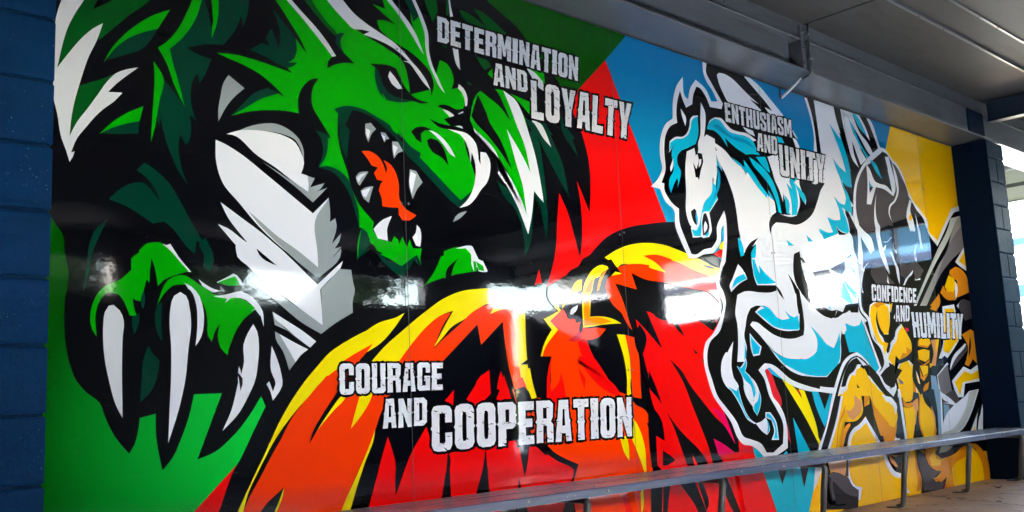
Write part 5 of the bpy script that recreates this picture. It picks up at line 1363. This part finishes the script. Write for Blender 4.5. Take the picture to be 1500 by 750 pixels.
box("edge_trim", M_DARKSTEEL, mural, X0 + UMIN / 1000, X0 + UMAX / 1000, -.011, -.0085, VMAX / 1000 - .004, VMAX / 1000 + .003)

# ---------------------------------------------------------------- bench
bench = empty("bench", (4.6, -.23, 0))
tag(bench, "long blue grey slatted bench fixed along the foot of the mural", "bench")
ZB = .404
def plank(y0, y1):
    prof = []
    n = 5
    wv = (y1 - y0) / n
    prof.append((y0, ZB - .036))
    prof.append((y0, ZB - .004))
    prof.append((y0 + .004, ZB))
    for k in range(n):
        a = y0 + k * wv
        if k:
            prof += [(a - .004, ZB), (a - .002, ZB - .006), (a + .002, ZB - .006), (a + .004, ZB)]
    prof += [(y1 - .004, ZB), (y1, ZB - .004), (y1, ZB - .036), (y1 - .004, ZB - .036), (y1 - .004, ZB - .010), (y0 + .004, ZB - .010), (y0 + .004, ZB - .036)]
    bm = bmesh.new()
    xs = [1.0 + (8.222 - 1.0) * k / 24 for k in range(25)]
    rings = []
    for x in xs:
        s = random.uniform(-.0012, .0012)
        rings.append([bm.verts.new((x, y, z + s)) for y, z in prof])
    m = len(prof)
    for A, B in zip(rings, rings[1:]):
        for k in range(m):
            bm.faces.new((A[k], A[(k + 1) % m], B[(k + 1) % m], B[k]))
    bm.faces.new(rings[0])
    bm.faces.new(rings[-1][::-1])
    bmesh.ops.recalc_face_normals(bm, faces=bm.faces)
    return link("plank", bm_mesh("plank", bm), M_BENCH, bench)
plank(-.405, -.237)
plank(-.229, -.061)
for k in range(8):
    x = 1.17 + .997 * k
    leg = tube("leg", M_DARKSTEEL, bench, [(x, -.07, ZB - .056), (x, -.20, ZB - .056), (x, -.285, ZB - .057), (x, -.302, ZB - .062), (x, -.310, ZB - .080), (x, -.290, .20), (x, -.268, .035), (x, -.258, .018), (x, -.250, .014), (x, -.225, .013)],
               [.018, .018, .018, .018, .018, .018, .017, .017, .013, .012], 8)
    for yb in (-.36, -.12):
        bb = bmesh.new()
        bmesh.ops.create_cone(bb, cap_ends=True, segments=8, radius1=.009, radius2=.007, depth=.005, matrix=Matrix.Translation((x, yb, ZB + .0022)))
        link("bolt", bm_mesh("bolt", bb), M_STEEL, bench)
    bb = bmesh.new()
    bmesh.ops.create_cone(bb, cap_ends=True, segments=8, radius1=.008, radius2=.006, depth=.005, matrix=Matrix.Translation((x + .03, -.4072, ZB - .019)) @ Matrix.Rotation(RAD(90), 4, 'X'))
    link("bolt", bm_mesh("bolt", bb), M_STEEL, bench)
    box("foot_plate", M_DARKSTEEL, leg, x - .035, x + .035, -.25, -.17, .001, .009)
for x in (1.65, 2.62, 3.59, 4.56, 5.45, 6.5, 7.48):
    box("joint_clip", M_DARKSTEEL, bench, x - .02, x + .02, -.30, -.16, ZB - .052, ZB - .037, .003, 1)

# ---------------------------------------------------------------- outside the shelter
def building(label, x0, x1, y0, y1, h, face):
    r = empty("school_building", ((x0 + x1) / 2, (y0 + y1) / 2, 0))
    tag(r, label, "building")
    box("wall", M_WHITE, r, x0, x1, y0, y1, -.07, h)
    box("roof", M_ROOF, r, x0 - .5, x1 + .5, y0 - .5, y1 + .5, h + .004, h + .25, .02, 1)
    if face == 'x':
        box("trim", M_TRIM, r, x0 - .05, x0 - .004, y0, y1, 3.36, 3.50)
        box("trim", M_TRIM, r, x0 - .05, x0 - .004, y0, y1, 2.36, 2.60)
        box("blue_reflection_panel", simple("blue_reflection_paint", (.05, .17, .29), .6, .05, 2, 40, .05), r, x0 - .03, x0 - .004, -7.4, -3.2, 2.604, h - .01)  # unseen panel added to give the mural a blue sky reflection
        y = y0 + 1.2
        while y < y1 - 1.5:
            if not (1.5 < y < 6):
                f = box("window", M_TRIM, r, x0 - .06, x0 - .004, y, y + 1.4, .9, 2.1)
                box("pane", M_GLASS, f, x0 - .07, x0 - .061, y + .06, y + 1.34, .96, 2.04)
            y += 2.6
    else:
        box("trim", M_TRIM, r, x0, x1, y1 + .004, y1 + .05, .5, .8)
        x = x0 + 1
        while x < x1 - 1.6:
            f = box("window", M_TRIM, r, x, x + 1.5, y1 + .004, y1 + .06, 1.0, 2.2)
            box("pane", M_GLASS, f, x + .06, x + 1.44, y1 + .061, y1 + .07, 1.06, 2.14)
            x += 3.1
    return r
building("white building with blue bands glimpsed past the right pier", 20, 28, -16, 14, 4.3, 'x')
building("long low white building opposite, visible only reflected", -12, 18, -30, -22, 2.9, 'y')

def leaf_cloud(name, mat, parent, n, pick, size):
    verts, faces = [], []
    for _ in range(n):
        c = pick()
        nrm = Vector((random.gauss(0, 1), random.gauss(0, 1), random.gauss(.4, 1))).normalized()
        a = nrm.orthogonal().normalized()
        a.rotate(Matrix.Rotation(random.uniform(0, 6.28), 3, nrm))
        b = nrm.cross(a)
        s = size * random.uniform(.6, 1.4)
        k = len(verts)
        verts += [c - a * s, c + b * s * .45, c + a * s, c - b * s * .45]
        faces.append((k, k + 1, k + 2, k + 3))
    me = bpy.data.meshes.new(name)
    me.from_pydata([tuple(v) for v in verts], [], faces)
    return link(name, me, mat, parent)

def tree(label, x, y, h, r):
    t = empty("tree", (x, y, -.08))
    tag(t, label, "tree", "trees outside the shelter")
    bm = bmesh.new()
    tube_into(bm, [(x, y, -.08), (x + .05, y, h * .3), (x - .05, y + .05, h * .6), (x, y, h * .85)], [.16, .12, .09, .04], 8)
    for k in range(6):
        a = k * 1.05 + random.random()
        tube_into(bm, [(x, y, h * .45 + k * .08), (x + math.cos(a) * r * .4, y + math.sin(a) * r * .4, h * .62 + k * .06), (x + math.cos(a) * r * .75, y + math.sin(a) * r * .75, h * .74 + k * .05)], [.06, .04, .02], 6)
    bmesh.ops.recalc_face_normals(bm, faces=bm.faces)
    link("trunk", bm_mesh("trunk", bm), M_BARK, t)
    lobes = [Vector((x + random.uniform(-.6, .6) * r, y + random.uniform(-.6, .6) * r, h * random.uniform(.55, .92))) for _ in range(14)]
    def pick():
        c = random.choice(lobes)
        d = Vector((random.gauss(0, 1), random.gauss(0, 1), random.gauss(0, .8)))
        return c + d.normalized() * r * .42 * random.random() ** .4
    leaf_cloud("crown", M_LEAF, t, 3500, pick, .10)
tree("leafy tree nearest the left end of the yard opposite", 5.3, -12.0, 4.6, 1.5)
tree("leafy tree standing second from left in the yard opposite", 7.3, -12.6, 4.4, 1.3)
tree("leafy tree standing right in the yard opposite", 12.6, -15.5, 5.2, 1.5)
hd = empty("hedge", (17.2, -7, -.08))
tag(hd, "clipped green hedge outside the end opening", "hedge")
leaf_cloud("foliage", M_LEAF, hd, 9000, lambda: Vector((17.2 + random.uniform(-.5, .5), random.uniform(-15, -1.2), random.uniform(-.05, 1.85) + .12 * math.sin(random.uniform(0, 6)))), .11)
bm = bmesh.new()
for k in range(28):
    y = -14.8 + k * .5
    tube_into(bm, [(17.2, y, -.08), (17.2 + random.uniform(-.2, .2), y + random.uniform(-.2, .2), 1.4)], [.03, .015], 6)
link("stems", bm_mesh("stems", bm), M_BARK, hd)

# ---------------------------------------------------------------- litter on the concrete
M_DRY = simple("dry_leaf", (.07, .045, .03), .8, .3, 40, 200, .2, .001)
def dry_leaf(x, y, s, rz, label):
    bm = bmesh.new()
    n = 9
    L, Rr = [], []
    for k in range(n):
        u = k / (n - 1)
        w_ = math.sin(math.pi * u ** .8) * .32
        z = .10 * math.sin(math.pi * u) + .05
        L.append(bm.verts.new(((u - .5) * s, w_ * s, z * s + .25 * w_ * s)))
        Rr.append(bm.verts.new(((u - .5) * s, -w_ * s, z * s + .25 * w_ * s)))
    mid = [bm.verts.new(((k / (n - 1) - .5) * s, 0, (.10 * math.sin(math.pi * k / (n - 1)) + .02) * s)) for k in range(n)]
    for k in range(n - 1):
        bm.faces.new((L[k], L[k + 1], mid[k + 1], mid[k]))
        bm.faces.new((mid[k], mid[k + 1], Rr[k + 1], Rr[k]))
    bmesh.ops.remove_doubles(bm, verts=bm.verts, dist=1e-5)
    o = link("dry_leaf", bm_mesh("dry_leaf", bm), M_DRY)
    o.location = (x, y, .001)
    o.rotation_euler = (0, 0, rz)
    tag(o, label, "leaf", "dry leaves on the concrete")
dry_leaf(7.500, -0.337, 0.090, 0.40, "larger curled dry leaf on the floor below the bench end")
dry_leaf(6.659, -0.658, 0.040, 1.20, "small dark leaf scrap nearest the camera on the floor")
dry_leaf(6.705, -0.319, 0.035, 2.00, "small dry leaf in front of the second last bench leg")
dry_leaf(6.266, -0.309, 0.030, 0.10, "tiny leaf scrap nearest the third last bench leg")
